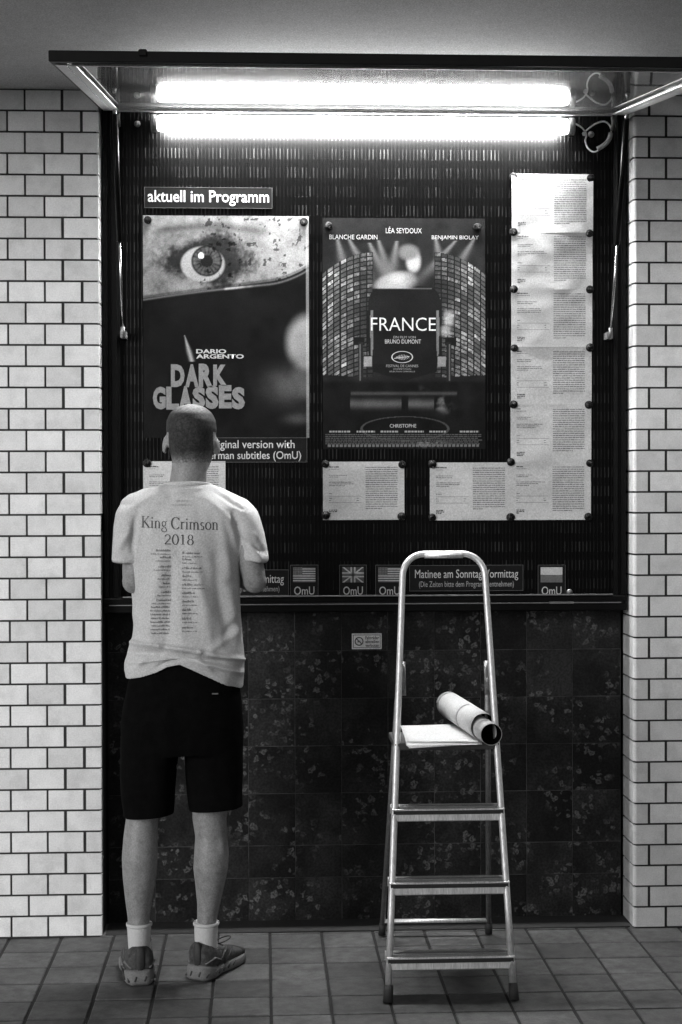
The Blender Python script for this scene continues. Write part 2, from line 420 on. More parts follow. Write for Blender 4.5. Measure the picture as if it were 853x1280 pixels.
# dark stone panel in the recess
st = thing('stone_wall', 'dark patterned stone slab wall below the display case, between the two white tiled walls', 'wall', None, (0, .2, 0))
box('wall_core', XL+.009, XR-.009, DEP+.0015-.2, .3, -.02, HT, stone_joint, st)
pit = .1741
xs = [P(x, 900, DEP).x for x in (-47+58.6*0, )]
x_j = [P(310.5, 900, DEP).x + pit*k for k in range(-6, 8)]
x_j = [x for x in x_j if XL+.012 < x < XR-.012]
x_e = [XL+.009] + x_j + [XR-.009]
z_j = [P(500, y, DEP).z for y in (813, 872.3, 931.3, 990.3, 1055, 1095)]
z_e = [-.01] + sorted(z_j) + [P(500, 754, DEP).z]
for i in range(len(x_e)-1):
    for j in range(len(z_e)-1):
        if x_e[i+1]-x_e[i] < .02: continue
        o = box('tile', .0011, x_e[i+1]-x_e[i]-.0011, 0, .0095, .0011, z_e[j+1]-z_e[j]-.0011, stone_m, st, bevel=.0006)
        o.location = (x_e[i], DEP-.2+random.uniform(-.0008, .0012), z_e[j])
box('shade_strip', XL-.0085, XL-.0005, .0195-.2, DEP-.2, 0, 19.2*ROW, mat('shade_strip_dark', .02, rough=.6), st)  # shade on the left return put in as a dark strip
# dark plinth at the foot of the recess
o = box('plinth', XL+.010, XR-.010, .012-.2, DEP-.2-.001, -.01, .004, rubber, st)

# ceiling of the passage
bm = bmesh.new(); add_box(bm, -12, 12, -1.7, .6, HT+.001, HT+.35); bmesh.ops.recalc_face_normals(bm, faces=bm.faces)
ceiling = tag(link('ceiling', to_mesh(bm, 'ceiling'), plaster), kind='structure')

# unseen blocker added left of the camera to keep sun off the right wall
blocker = box('sun_blocker', -3.35, -1.2, -5.4, -4.9, -.01, HT, plaster, None, bevel=.02, seg=2); tag(blocker, kind='structure')

# ------------------------------------------------------------------ display case
BY = .112                       # front of the pin board
FY = .066                       # front of the case frame
CX0, CX1, CZ0, CZ1 = -.576, 1.347, 1.162, 3.035
case = thing('display_case', 'large black wall display case with its glass door raised above the posters', 'display case', None, (0, .1, 1.16))
OFF = Vector((0, .1, 1.16))
def cpart(o):
    o.location = o.location - OFF
    return o
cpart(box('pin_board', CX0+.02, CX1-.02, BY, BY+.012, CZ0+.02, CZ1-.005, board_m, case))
cpart(box('back_panel', CX0+.004, CX1-.004, BY+.013, DEP-.001, CZ0+.004, CZ1-.003, black_paint, case))
IL, IR, IB = -.517, 1.308, 1.222
def rail_v(x0, x1, flip):
    # stepped extrusion: outer flange, groove, inner lip
    w_ = x1-x0
    pr = [(0, BY+.02), (0, FY+.004), (.004, FY), (.018, FY), (.020, FY+.012), (.030, FY+.012), (.032, FY+.004), (w_-.008, FY+.004), (w_, FY+.022), (w_, BY+.004), (w_-.002, BY+.02)]
    bm = bmesh.new()
    f = (lambda u, v, w2: Vector((x0+u, v, w2))) if not flip else (lambda u, v, w2: Vector((x1-u, v, w2)))
    extrude_profile(bm, pr, f, CZ0+.0585, CZ1); bmesh.ops.recalc_face_normals(bm, faces=bm.faces)
    return cpart(link('frame_rail', to_mesh(bm, 'frame_rail'), black_paint, case))
rail_v(CX0, IL, False); rail_v(IR, CX1, True)
pr = [(0, BY+.02), (0, FY+.004), (.004, FY), (.026, FY), (.028, FY+.010), (.034, FY+.010), (.036, FY-.002), (.052, FY-.002), (.056, FY+.001), (.058, FY+.016), (.058, BY+.02)]
bm = bmesh.new(); extrude_profile(bm, pr, lambda u, v, w2: Vector((w2, v, CZ0+u)), CX0, CX1); bmesh.ops.recalc_face_normals(bm, faces=bm.faces)
cpart(link('frame_rail', to_mesh(bm, 'frame_rail'), black_paint, case))
# thin bare metal edges that catch the lamp
for (za, yy, hh, xa, xb) in ((CZ0+.0575, FY+.001, .004, IL+.01, IR-.012), (CZ0+.0285, FY-.0012, .003, CX0+.02, CX1-.02)):
    cpart(box('frame_edge', xa, xb, yy-.004, yy+.006, za, za+hh, alu_dull, case))
cpart(box('lock_bar', 1.06, 1.15, FY-.006, FY+.004, CZ0+.027, CZ0+.034, alu_dull, case))

# lamp: a 1.5 m fluorescent lamp in a clear sleeve
LA, LB = P(196, 156, .06), P(711, 156.5, .06)
zl = (LA.z+LB.z)/2; LR = .031
lamp = thing('fluorescent_lamp', 'long lit fluorescent lamp across the top of the display case', 'lamp', None, (LA.x, .06, zl))
o = tube('lamp_tube', [Vector(((LB.x-LA.x)*k/40, 0, 0)) for k in range(41)], LR, lamp_m, lamp, n=14)
for x in (-.02, LB.x-LA.x):
    o = tube('end_cap', [Vector((x, 0, 0)), Vector((x+.02, 0, 0))], LR+.001, alu_dull, lamp, n=24)
    box('lamp_holder', x+.004, x+.016, .0, BY-.06-.001, -.02, .02, black_paint, lamp)
# cable with its loop beside the lamp
cy_ = .085
cpts = [P(x, y, cy_+d) for x, y, d in ((710, 150, -.01), (720, 155, 0), (728, 160, 0), (733, 168, 0), (732, 176, 0), (735, 185, 0), (743, 190, -.005), (752, 185, -.008), (760, 176, -.01), (764, 167, -.01), (763, 158, -.008), (756, 152, -.005), (746, 154, 0), (737, 160, .005), (731, 165, .01))]
cab = link('lamp_cable', None) if False else tube('lamp_cable', smooth_path(cpts, 8), .0032, cable_m, None, n=8)
tag(cab, 'pale lamp cable coiled in a loop at the right end of the fluorescent lamp', 'cable')
bundle = [P(x, y, cy_-.012) for x, y in ((764, 166), (762.5, 172), (759, 178), (753, 183), (747, 186))]
tube('cable_wrap', smooth_path(bundle, 4), .0085, mat('cable_wrap', .35, rough=.5), cab, n=8)
k = P(731, 167, cy_-.006)
bm = bmesh.new(); bmesh.ops.create_icosphere(bm, subdivisions=2, radius=.009)
for v in bm.verts: v.co = v.co*(1+.25*noise.noise(v.co*200)) + k
link('cable_knot', to_mesh(bm, 'cable_knot', True), cable_m, cab)
# two screws on the board
for x, y in ((172, 155), (739, 168), (712, 740)):
    c = P(x, y, BY)
    bm = bmesh.new(); add_tube(bm, [c+Vector((0, -.008, 0)), c+Vector((0, -.001, 0)), c+Vector((0, 0, 0))], [.008, .012, .012], 16)
    bmesh.ops.recalc_face_normals(bm, faces=bm.faces)
    cpart(link('screw', to_mesh(bm, 'screw', True), alu_dull, case))

# raised door: rails, glass, hinge rail; slopes down away from the wall
DH = Vector((0, .045, 2.990)); DF = Vector((0, -1.40, 2.785))
dd = (DF-DH).normalized(); dn = Vector((0, -dd.z, dd.y)); dn = dn if dn.z > 0 else -dn      # normal upward
DLEN = (DF-DH).length
def D(x, s, h): return Vector((x, DH.y, DH.z)) + dd*s + dn*h - OFF
def dbox(name, x0, x1, s0, s1, h0, h1, m, parent, bevel=0):
    bm = bmesh.new(); add_box(bm, x0, x1, s0, s1, h0, h1, bevel)
    for v in bm.verts: v.co = D(*v.co)
    bmesh.ops.recalc_face_normals(bm, faces=bm.faces)
    return link(name, to_mesh(bm, name), m, parent)
door = dbox('door', CX0, CX1, DLEN-.045, DLEN, -.004, .026, black_paint, case, .002)     # front rail carries the rest of the door
door['label'] = 'black framed glass door raised like an awning'
dbox('side_rail', CX0, CX0+.042, .02, DLEN-.0455, -.004, .028, black_paint, door, .002)
dbox('side_rail', CX1-.042, CX1, .02, DLEN-.0455, -.004, .028, black_paint, door, .002)
for (a, b_) in ((CX0+.012, CX0+.040), (CX0+.0425, CX0+.066)):
    dbox('seal_strip', a, b_, .03, DLEN-.05, -.008, -.0045, seal, door)
for (a, b_) in ((CX1-.040, CX1-.012), (CX1-.066, CX1-.0425)):
    dbox('seal_strip', a, b_, .03, DLEN-.05, -.008, -.0045, seal, door)
dbox('hinge_rail', CX0+.045, CX1-.045, -.004, .034, -.004, .016, seal, door, .002)
dbox('seal_strip', CX0+.06, CX1-.065, .004, .014, -.009, -.0045, seal, door)
dbox('seal_strip', CX0+.06, CX1-.065, .019, .033, -.011, -.0045, seal, door)
dbox('seal_strip', CX0+.06, CX1-.065, DLEN-.055, DLEN-.0455, -.010, .0, seal, door)
dbox('glass_pane', CX0+.0425, CX1-.0425, .0345, DLEN-.0455, .004, .010, glass_m, door)
dbox('latch', -.332, -.308, DLEN-.001, DLEN+.006, .012, .031, black_paint, door, .003)
# gas struts
for sx in (-.500, 1.283):
    lo = Vector((sx, .045, 2.180)); up_ = Vector((sx+(.004 if sx > 0 else -.004), -.21, 2.930))
    d_ = up_-lo
    s_ = cpart(tube('gas_strut', [lo+d_*.42, lo+d_*.98], .0095, black_paint, case, n=14))
    tube('rod', [lo+d_*.02, lo+d_*.425], .0042, chrome, s_, n=10)
    tube('end_joint', [lo-d_*.022, lo+d_*.03], .0075, alu_dull, s_, n=10)
    tube('end_joint', [lo+d_*.975, up_], .0065, alu_dull, s_, n=10)
    box('bracket', sx-.010, sx+.010, .046, BY+.002, 2.165, 2.19, alu_dull, s_)
# safety chain stub under the hinge
for x in (-.512, 1.29):
    cpart(tube('hinge_arm', [Vector((x, .05, 2.99)), Vector((x, .03, 2.955)), Vector((x, .055, 2.93))], .006, alu_dull, case, n=8))

# ------------------------------------------------------------------ lettering
def font_mesh(s, bold=0.0, spacing=1.0):
    cu = bpy.data.curves.new('lettering', 'FONT'); cu.body = s; cu.offset = bold; cu.space_character = spacing
    cu.resolution_u = 3; cu.fill_mode = 'FRONT'
    ob = bpy.data.objects.new('tmp', cu); COL.objects.link(ob)
    bpy.context.view_layer.update()
    me = bpy.data.meshes.new_from_object(ob.evaluated_get(bpy.context.evaluated_depsgraph_get()))
    bpy.data.objects.remove(ob); bpy.data.curves.remove(cu)
    me.materials.clear(); me.name = 'lettering'
    return me
def text_px(s, x0, x1, y0, y1, Y, m, parent, bold=0.0, slant=0.0, spacing=1.0, name='lettering'):
    """lettering whose inked box spans the photo's pixels x0..x1, y0..y1 on the plane Y"""
    me = font_mesh(s, bold, spacing)
    co = np.array([v.co[:] for v in me.vertices]); lo, hi = co.min(0), co.max(0)
    a, b_ = P(x0, y1, Y), P(x1, y0, Y)
    for v in me.vertices:
        u = (v.co.x-lo[0])/(hi[0]-lo[0]); t = (v.co.y-lo[1])/(hi[1]-lo[1])
        v.co = Vector((a.x+(b_.x-a.x)*u, Y, a.z+(b_.z-a.z)*t)) - parent.matrix_basis.translation
    return link(name, me, m, parent)

# ------------------------------------------------------------------ signs on the board
SY = BY-.004
def plate(name, label, x0, x1, y0, y1, group=None, cat='sign'):
    a, b_ = P(x0, y1, BY), P(x1, y0, BY)
    root = thing(name, label, cat, group, (a.x, BY, a.z))
    box('plate', 0, b_.x-a.x, -.003, -.0005, 0, b_.z-a.z, sign_black, root, bevel=.0006)
    W_, H_ = b_.x-a.x, b_.z-a.z; t = .0012
    bm = bmesh.new()
    for q in ((0, W_, H_-t, H_), (0, W_, 0, t), (0, t, t, H_-t), (W_-t, W_, t, H_-t)): add_box(bm, q[0], q[1], -.0038, -.0031, q[2], q[3])
    link('plate_border', to_mesh(bm, 'plate_border'), sign_edge, root)
    return root
s = plate('sign', 'black sign reading aktuell im Programm above the left poster', 181, 340.5, 235, 260)
text_px('aktuell im Programm', 185, 336.5, 238.5, 257, SY, letter_w, s, bold=.012)
s = plate('sign', 'black sign reading Original version with German subtitles (OmU), behind the head of the man', 249, 384, 547, 578)
text_px('Original version with', 257, 368.5, 550, 563.5, SY, letter_w, s, bold=.006)
text_px('German subtitles (OmU)', 253, 376.5, 563.8, 577, SY, letter_w, s, bold=.006)
s = plate('sign', 'black sign reading Matinee am Sonntag Vormittag framed by the ladder top', 512, 654, 706, 739)
text_px('Matinee am Sonntag Vormittag', 519, 648, 711.5, 726, SY, letter_w, s)
text_px('(Die Zeiten bitte dem Programm entnehmen)', 524, 642.5, 726, 736, SY, letter_g, s)
s = plate('sign', 'black sign reading Matinee am Sonntag Vormittag, mostly hidden by the man in the pale T-shirt', 219, 361, 712, 745)
text_px('Matinee am Sonntag Vormittag', 226, 355, 718, 732.5, SY, letter_w, s)
text_px('(Die Zeiten bitte dem Programm entnehmen)', 231, 349.5, 732.5, 742, SY, letter_g, s)
def quad_px(bm, pts, Y, off):
    bm.faces.new([bm.verts.new(P(x, y, Y)-off) for x, y in pts])
def flag_sign(x0, x1, kind, label):
    s = plate('flag_sign', label, x0-3.5, x1+3.5, 706, 745.5, 'small language signs along the foot of the display case')
    off = s.location; Yp = SY
    w_ = x1-x0; y0, y1 = 709, 728
    def layer(name, quads, m, d):
        if name == 'stripe' and len(quads) > 1:
            for q in quads: layer(name, [q], m, d)
            return
        bm = bmesh.new()
        for q in quads: quad_px(bm, q, Yp-d, off)
        link(name, to_mesh(bm, name), m, s)
    R4 = lambda a, b_, c, d: [(a, d), (b_, d), (b_, c), (a, c)]
    if kind == 'us':
        h = (y1-y0)/13
        layer('stripe', [R4(x0, x1, y0+h*k*2+h, y0+h*k*2+2*h) for k in range(6)], letter_w, 0)
        layer('stripe', [R4(x0, x1, y0+h*k*2, y0+h*k*2+h) for k in range(7)], mat('flag_dark', .05, rough=.6), .0001)
        layer('canton', [R4(x0, x0+w_*.42, y0, y0+7*h)], mat('flag_canton', .07, rough=.6), .0003)
        layer('star_print', [R4(x0+w_*.42*(i+.5)/6-.35, x0+w_*.42*(i+.5)/6+.35, y0+7*h*(j+.5)/5-.35, y0+7*h*(j+.5)/5+.35) for i in range(6) for j in range(5)], letter_g, .0005)
    elif kind == 'uk':
        layer('field', [R4(x0, x1, y0, y1)], mat('flag_canton', .07, rough=.6), 0)
        c = 2.0
        layer('cross', [[(x0, y1), (x0+c*1.3, y1), (x1, y0), (x1-c*1.3, y0)], [(x0, y0), (x1-c*1.3, y1), (x1, y1), (x0+c*1.3, y0)]], letter_w, .0002)
        mx, my = (x0+x1)/2, (y0+y1)/2
        layer('cross', [R4(mx-3, mx+3, y0, y1), R4(x0, x1, my-3, my+3)], letter_w, .0004)
        layer('cross', [R4(mx-1.6, mx+1.6, y0, y1), R4(x0, x1, my-1.6, my+1.6)], mat('flag_cross', .10, rough=.6), .0006)
    else:
        layer('field', [R4(x0, x1, y0, (y0+y1)/2)], letter_w, 0)
        layer('field', [R4(x0, x1, (y0+y1)/2, y1)], mat('flag_red_as_grey', .11, rough=.6), 0)
    text_px('OmU', x0+1.3, x1-1.2, 733, 743.6, Yp, letter_w, s, bold=.004)
flag_sign(366.6, 394.5, 'us', 'OmU sign with striped flag just right of the elbow of the man')
flag_sign(428, 455, 'uk', 'OmU sign with the crossed British flag')
flag_sign(473, 501, 'us', 'OmU sign with striped flag at the left rail of the ladder')
flag_sign(676, 703.3, 'pl', 'OmU sign with half white half grey flag near the right corner')

# bicycle notice on the stone wall
a, b_ = P(440, 811.5, DEP), P(477.3, 791.5, DEP)
nt_ = thing('notice', 'small pale notice forbidding bicycles, on the dark stone wall left of the ladder', 'sign', None, (a.x, DEP, a.z))
W_, H_ = b_.x-a.x, b_.z-a.z
box('plate', 0, W_, -.003, -.0012, 0, H_, mat('notice_plate', .8, rough=.5), nt_, bevel=.0008)
bm = bmesh.new(); t = .0018; e = .005
for q in ((e, W_-e, H_-e-t, H_-e), (e, W_-e, e, e+t), (e, e+t, e+t, H_-e-t), (W_-e-t, W_-e, e+t, H_-e-t)): add_box(bm, q[0], q[1], -.0036, -.0031, q[2], q[3])
link('border_print', to_mesh(bm, 'border_print'), ink, nt_)
cc = P(449, 801.6, DEP)-nt_.location; bm = bmesh.new(); N = 28
for k_ in range(N):
    a0, a1 = 2*math.pi*k_/N, 2*math.pi*(k_+1)/N
    q = [Vector((cc.x+r*math.cos(t_), -.0037, cc.z+r*math.sin(t_))) for r, t_ in ((.0125, a0), (.0165, a0), (.0165, a1), (.0125, a1))]
    bm.faces.new([bm.verts.new(v) for v in q])
bm.faces.new([bm.verts.new(Vector((cc.x+x, -.0039, cc.z+z))) for x, z in ((-.0115, .009), (-.009, .0115), (.0115, -.009), (.009, -.0115))])
for ox in (-.005, .005):
    for k_ in range(12):
        a0, a1 = 2*math.pi*k_/12, 2*math.pi*(k_+1)/12
        bm.faces.new([bm.verts.new(Vector((cc.x+ox+r*math.cos(t_), -.0038, cc.z-.003+r*math.sin(t_)))) for r, t_ in ((.0026, a0), (.0036, a0), (.0036, a1), (.0026, a1))])
bm.faces.new([bm.verts.new(Vector((cc.x+x, -.0038, cc.z+z))) for x, z in ((-.005, -.003), (-.003, .003), (.004, .003), (.0, -.002))])
link('symbol_print', to_mesh(bm, 'symbol_print'), ink, nt_)
for k_, t_ in enumerate(('Fahrräder', 'abstellen', 'verboten')):
    text_px(t_, 457, 474, 795.2+k_*4.7, 799.3+k_*4.7, DEP-.0037, ink, nt_, bold=.02)

# ------------------------------------------------------------------ programme sheets (A4 landscape)
def sheet_mesh(W_, H_, seed, amp=.0016, nx=16, ny=12):
    bm = bmesh.new(); uvs = {}
    def f(x, z):
        q = Vector((x*7+seed*3.1, z*9, seed*1.7))
        return -.0022 - amp*(noise.noise(q)+.9) - amp*.6*(noise.noise(q*2.3)+.5)
    g = [[bm.verts.new((W_*i/nx, f(W_*i/nx, H_*j/ny), H_*j/ny)) for i in range(nx+1)] for j in range(ny+1)]
    for j in range(ny):
        for i in range(nx): bm.faces.new((g[j][i], g[j][i+1], g[j+1][i+1], g[j+1][i]))
    return to_mesh(bm, 'sheet', True), f
def words_block(bm, f, x0, x1, ztop, pitch, h, nl, rnd, full=.97, ragged=.0, dz=.0006):
    for l in range(nl):
        z = ztop-l*pitch; x = x0
        xe = x0+(x1-x0)*(1-rnd.random()*ragged) if l < nl-1 else x0+(x1-x0)*rnd.uniform(.3, .8)
        while x < xe-.002:
            ww = min(rnd.uniform(.004, .016), xe-x)
            hh = h*rnd.uniform(.75, 1.1)
            n_ = max(1, int(ww/.008))
            for q in range(n_):
                xa, xb = x+ww*q/n_, x+ww*(q+1)/n_
                bm.faces.new([bm.verts.new((a_, f(a_, b2)-dz, b2)) for a_, b2 in ((xa, z), (xb, z), (xb, z+hh), (xa, z+hh))])
            x += ww+.0016
def sheet(x0, x1, y0, y1, label, seed, Y=BY, head='FILM', group='programme sheets pinned to the board', layer=0, amp=.0016):
    a, b_ = P(x0, y1, Y), P(x1, y0, Y); W_, H_ = b_.x-a.x, b_.z-a.z
    root = thing('programme_sheet', label, 'paper', group, (a.x, Y-.0012*layer, a.z))
    me, f = sheet_mesh(W_, H_, seed, amp)
    o = link('paper', me, paper_m, root)
    r = random.Random(seed)
    bm = bmesh.new(); u = W_/.297; v = H_/.21
    words_block(bm, f, .155*u, .272*u, H_-.022*v, .0078*v, .0030, 20+r.randint(0, 2), r)                       # body text, right column
    link('print', to_mesh(bm, 'print'), ink_grey, root)
    bm = bmesh.new()
    words_block(bm, f, .022*u, (.022+r.uniform(.04, .075))*u, H_-.021*v, .0078*v, .0042, 1, r)
    z = H_-.021*v
    words_block(bm, f, .022*u, .022*u+.03, .034*v, .0055*v, .0038, 3, r, dz=.0006)                           # block at the foot
    link('print', to_mesh(bm, 'print'), ink, root)
    bm = bmesh.new()
    words_block(bm, f, .022*u, .080*u, H_-.028*v, .006, .0022, 1, r)
    words_block(bm, f, .022*u, .100*u, H_-.050*v, .0062*v, .0024, 2, r, ragged=.4)
    words_block(bm, f, .022*u, .130*u, H_-.075*v, .0062*v, .0024, 3, r, ragged=.3)
    words_block(bm, f, .022*u, .050*u, .094*v, .006, .0026, 1, r)
    for zz in (.085*v, .062*v):
        n_ = 14
        for q in range(n_):
            xa, xb = .022*u+.118*u*q/n_, .022*u+.118*u*(q+1)/n_
            bm.faces.new([bm.verts.new((c, f(c, d)-.0006, d)) for c, d in ((xa, zz), (xb, zz), (xb, zz+.0012), (xa, zz+.0012))])
    for zz in (.077*v, .069*v):
        words_block(bm, f, .022*u, .036*u, zz, .006, .0026, 1, r)
        words_block(bm, f, .122*u, .140*u, zz, .006, .0026, 1, r)
    link('print', to_mesh(bm, 'print'), ink_grey, root)
    return root
ys = (218.5, 291, 362, 434.3, 506, 578, 650)
names = ('topmost programme sheet of the right column, brightly lit and creased', 'second programme sheet from the top of the right column', 'third programme sheet from the top of the right column',
         'fourth programme sheet from the top of the right column', 'fifth programme sheet from the top of the right column', 'lowest programme sheet of the right column, at its foot')
for k in range(6):
    xl_, xr_ = 639.5-.3*k, 741-.5*k
    sheet(xl_, xr_, ys[k]-(1.5 if k else 0), ys[k+1], names[k], 11+k, layer=(1 if k % 2 == 0 else 0) if k < 5 else 1, amp=(.0042, .0038, .0032, .0022, .0016, .0016)[k])
sheet(404, 505.5, 577, 650, 'programme sheet pinned alone under the right poster', 31, amp=.0012)
sheet(537.5, 640, 578, 650.5, 'programme sheet joined to the left of the column foot, between the ladder top and poster', 32, amp=.0012)
sheet(179.5, 282, 576.5, 650, 'programme sheet partly hidden behind the neck of the man', 33, amp=.0012)

# ------------------------------------------------------------------ magnets
bm = bmesh.new()
add_tube(bm, [Vector((0, .0085, 0)), Vector((0, -.001, 0)), Vector((0, -.002, 0)), Vector((0, -.002, 0)), Vector((0, -.0012, 0)), Vector((0, -.0012, 0))], [.0145, .0148, .0140, .0075, .0060, .001], 22)
bmesh.ops.recalc_face_normals(bm, faces=bm.faces)
mag_me = to_mesh(bm, 'magnet', True); mag_me.materials.append(magnet_m)
def magnet(x, y, where):
    o = link('magnet', mag_me); c = P(x, y, BY-.006); o.location = (c.x, BY-.0088, c.z); o.rotation_euler = (0, random.random()*6, 0)
    s_ = random.uniform(.92, 1.08); o.scale = (s_, 1, s_)
    tag(o, 'black round magnet ' + where, 'magnet', 'magnets holding up the posters and sheets')
magnet(185, 275, 'at the upper left corner of the left poster'); magnet(380, 277.5, 'at the upper right corner of the left poster')
magnet(411, 282.5, 'at the upper left corner of the poster headed FRANCE'); magnet(597, 284, 'at the upper right corner of the poster headed FRANCE')
ord_ = ('first', 'second', 'third', 'fourth', 'fifth')
for k, (x, y) in enumerate(((642, 221), (642, 290), (642.5, 361.5), (643, 435), (642, 505.5))): magnet(x, y, 'on the left edge of the sheet column, %s from its top' % ord_[k])
for k, (x, y) in enumerate(((738.5, 223), (737, 291.8), (737.5, 362), (737.7, 434.5), (736, 506))): magnet(x, y, 'on the right edge of the sheet column, %s from its top' % ord_[k])
magnet(737.5, 579, 'at the upper right corner of the lowest column sheet'); magnet(735.5, 646, 'at the lower right corner of the lowest column sheet')
magnet(638.7, 577.5, 'where the two lowest right sheets meet, upper one'); magnet(638.4, 646.5, 'where the two lowest right sheets meet, lower one')
magnet(407, 580, 'at the upper left corner of the lone sheet'); magnet(502.8, 580.7, 'at the upper right corner of the lone sheet')
magnet(407.4, 644, 'at the lower left corner of the lone sheet'); magnet(502, 645.5, 'at the lower right corner of the lone sheet')
magnet(540.6, 580.3, 'at the upper left corner of the sheet behind the ladder top'); magnet(540.6, 646.5, 'at the lower left corner of the sheet behind the ladder top')
magnet(184, 579, 'on the sheet behind the man, beside his left ear')

# ------------------------------------------------------------------ posters
def sm(a, b_, x):
    t = np.clip((x-a)/(b_-a), 0, 1); return t*t*(3-2*t)
def fbm(x, y, seed, oct_=4):
    rs = np.random.RandomState(seed); out = 0; amp = 1; tot = 0
    for o_ in range(oct_):
        n_ = 64; g = rs.rand(n_, n_); fx, fy = x*2**o_, y*2**o_
        ix, iy = np.floor(fx).astype(int), np.floor(fy).astype(int); tx, ty = fx-ix, fy-iy
        tx, ty = tx*tx*(3-2*tx), ty*ty*(3-2*ty)
        q = lambda a, b2: g[(iy+b2) % n_, (ix+a) % n_]
        out = out+amp*((q(0, 0)*(1-tx)+q(1, 0)*tx)*(1-ty)+(q(0, 1)*(1-tx)+q(1, 1)*tx)*ty); tot += amp; amp *= .5
    return out/tot
def poster(x0, x1, y0, y1, tone, label, nx, ny, seed):
    """printed sheet: tone(px, py) gives the ink's lightness at a pixel of the photograph"""
    a, b_ = P(x0, y1, BY), P(x1, y0, BY); W_, H_ = b_.x-a.x, b_.z-a.z
    root = thing('poster', label, 'poster', None, (a.x, BY, a.z))
    U, V = np.meshgrid(np.linspace(0, 1, nx+1), np.linspace(0, 1, ny+1))
    T = tone(x0+U*(x1-x0), y1-V*(y1-y0))
    yy = np.array([-.0018-.0012*(noise.noise(Vector((u*4+seed, v*5, 0)))+.6) for u, v in zip(U.ravel(), V.ravel())])
    co = np.stack([U.ravel()*W_, yy, V.ravel()*H_], -1)
    idx = np.arange((nx+1)*(ny+1)).reshape(ny+1, nx+1)
    fc = np.stack([idx[:-1, :-1], idx[:-1, 1:], idx[1:, 1:], idx[1:, :-1]], -1).reshape(-1, 4)
    me = bpy.data.meshes.new('printed_paper'); me.from_pydata(co.tolist(), [], fc.tolist())
    at_ = me.attributes.new('tone', 'FLOAT', 'POINT'); at_.data.foreach_set('value', np.clip(T.ravel(), .004, .9).astype(np.float32))
    for p_ in me.polygons: p_.use_smooth = True
    o = link('printed_paper', me, print_m, root)
    return root
def tone1(x, y):
    n1 = fbm(x*.05, y*.05, 3); n2 = fbm(x*.25, y*.25, 4)
    edge = 373-(x-180)*.135 - 12*np.clip((x-335)/50, 0, 1)**2                      # rim of the dark mass
    top = .19+.24*(n1-.4)+.16*(n2-.5)
    top = top + .12*sm(300, 380, x)
    d = ((x-258)/64)**2+((y-326)/(30+8*np.sin(x*.05)))**2+.5*(n1-.5)+.5*(n2-.5)
    top = top*(1-.90*(1-sm(.45, 1.35, d)))
    e = ((x-254)/27)**2+((y-331)/22)**2
    top = np.where(e < 1.15, top*sm(.85, 1.15, e)+(.30+.1*n2)*(1-sm(.85, 1.15, e)), top)
    r_ = np.hypot(x-259, y-327)
    disc = .03+.05*np.abs(np.sin(np.arctan2(y-327, x-259)*9))*sm(5, 12, r_)+.1*(n2-.5)
    top = top*sm(18, 20.5, r_)+(disc*(1-sm(16, 19, r_)))*(1-sm(18, 20.5, r_))
    top = np.where(r_ < 7.5, .012, top)
    top = np.where(np.hypot(x-252, y-320) < 4, .6, top)
    arch = np.exp(-((y-(284+((x-262)/26.0)**2*.9+4*(n1-.5)))/5.5)**2)*sm(186, 205, x)*(1-sm(318, 345, x))
    top = top*(1-.62*arch*(.4+.9*n2))
    sp = fbm(x*.16, y*.16, 9, 3)
    top = np.where((sp > .70) & (x > 250), top*.25, top)
    low = .004+.008*n1
    nose = np.exp(-(((x-384)/26)**2+((y-428)/34)**2)**1.6)                        # pale rounded mass at the right
    low = low+.30*sm(.12, .75, nose)*(.5+.7*n1)
    cheek = np.exp(-(((x-382)/42)**2+((y-484)/24)**2)**1.3)*(y < 520)
    low = low+.10*cheek*(.6+.8*n1)
    dk = np.exp(-(((x-382)/30)**2+((y-506)/12)**2)); low = low*(1-.7*dk)
    low = low+.05*np.exp(-(((x-372)/16)**2+((y-524)/6)**2))
    t_ = sm(-1.2, 1.2, y-edge)
    T = top*(1-t_)+low*t_
    line = np.exp(-((y-edge-3.2-1.5*np.sin(x*.02))/1.1)**2)*(.12+.45*sm(.45, .7, fbm(x*.03, y*0+2, 5)))
    T = T+line
    T = T*(1-.6*np.exp(-((y-edge+1.5)/1.5)**2))
    kn = np.exp(-((x-(231+(y-430)*.28)-3)/np.clip((y-417)*.11, .5, 2.4))**2)*(y > 419)*(y < 452)
    T = T+.35*kn
    T = T*np.where(x > 383, .8, 1)+np.where(x > 382.8, .18, 0)
    return T
P1 = poster(180, 386, 270.5, 547.5, tone1, 'left film poster, bright above and black below, over the head of the man', 206, 278, 2)
PY = BY-.0042
text_px('DARIO', 245.5, 283, 436.5, 441.8, PY, letter_w, P1, bold=.03)
text_px('ARGENTO', 245.5, 305, 442.8, 448.2, PY, letter_w, P1, bold=.03)
def block_title(s_, x0, x1, y0, y1, m, parent, bulge):
    """heavy hand-cut capitals, each a little uneven"""
    n_ = len(s_); w_ = (x1-x0)/n_; rr = random.Random(5)
    for i, ch in enumerate(s_):
        o = text_px(ch, x0+i*w_+.3+rr.uniform(-.4, .4), x0+(i+1)*w_-.2, y0+rr.uniform(-1.2, 1.5), y1+rr.uniform(-1, 1.2), PY, m, parent, bold=.060)
block_title('DARK', 213.5, 284, 454.5, 483, letter_t, P1, 1)
block_title('GLASSES', 191, 306.5, 482.5, 511, letter_t, P1, 1)
text_px('CREDITS', 262, 274, 518.5, 520.5, PY, letter_g, P1) if False else None

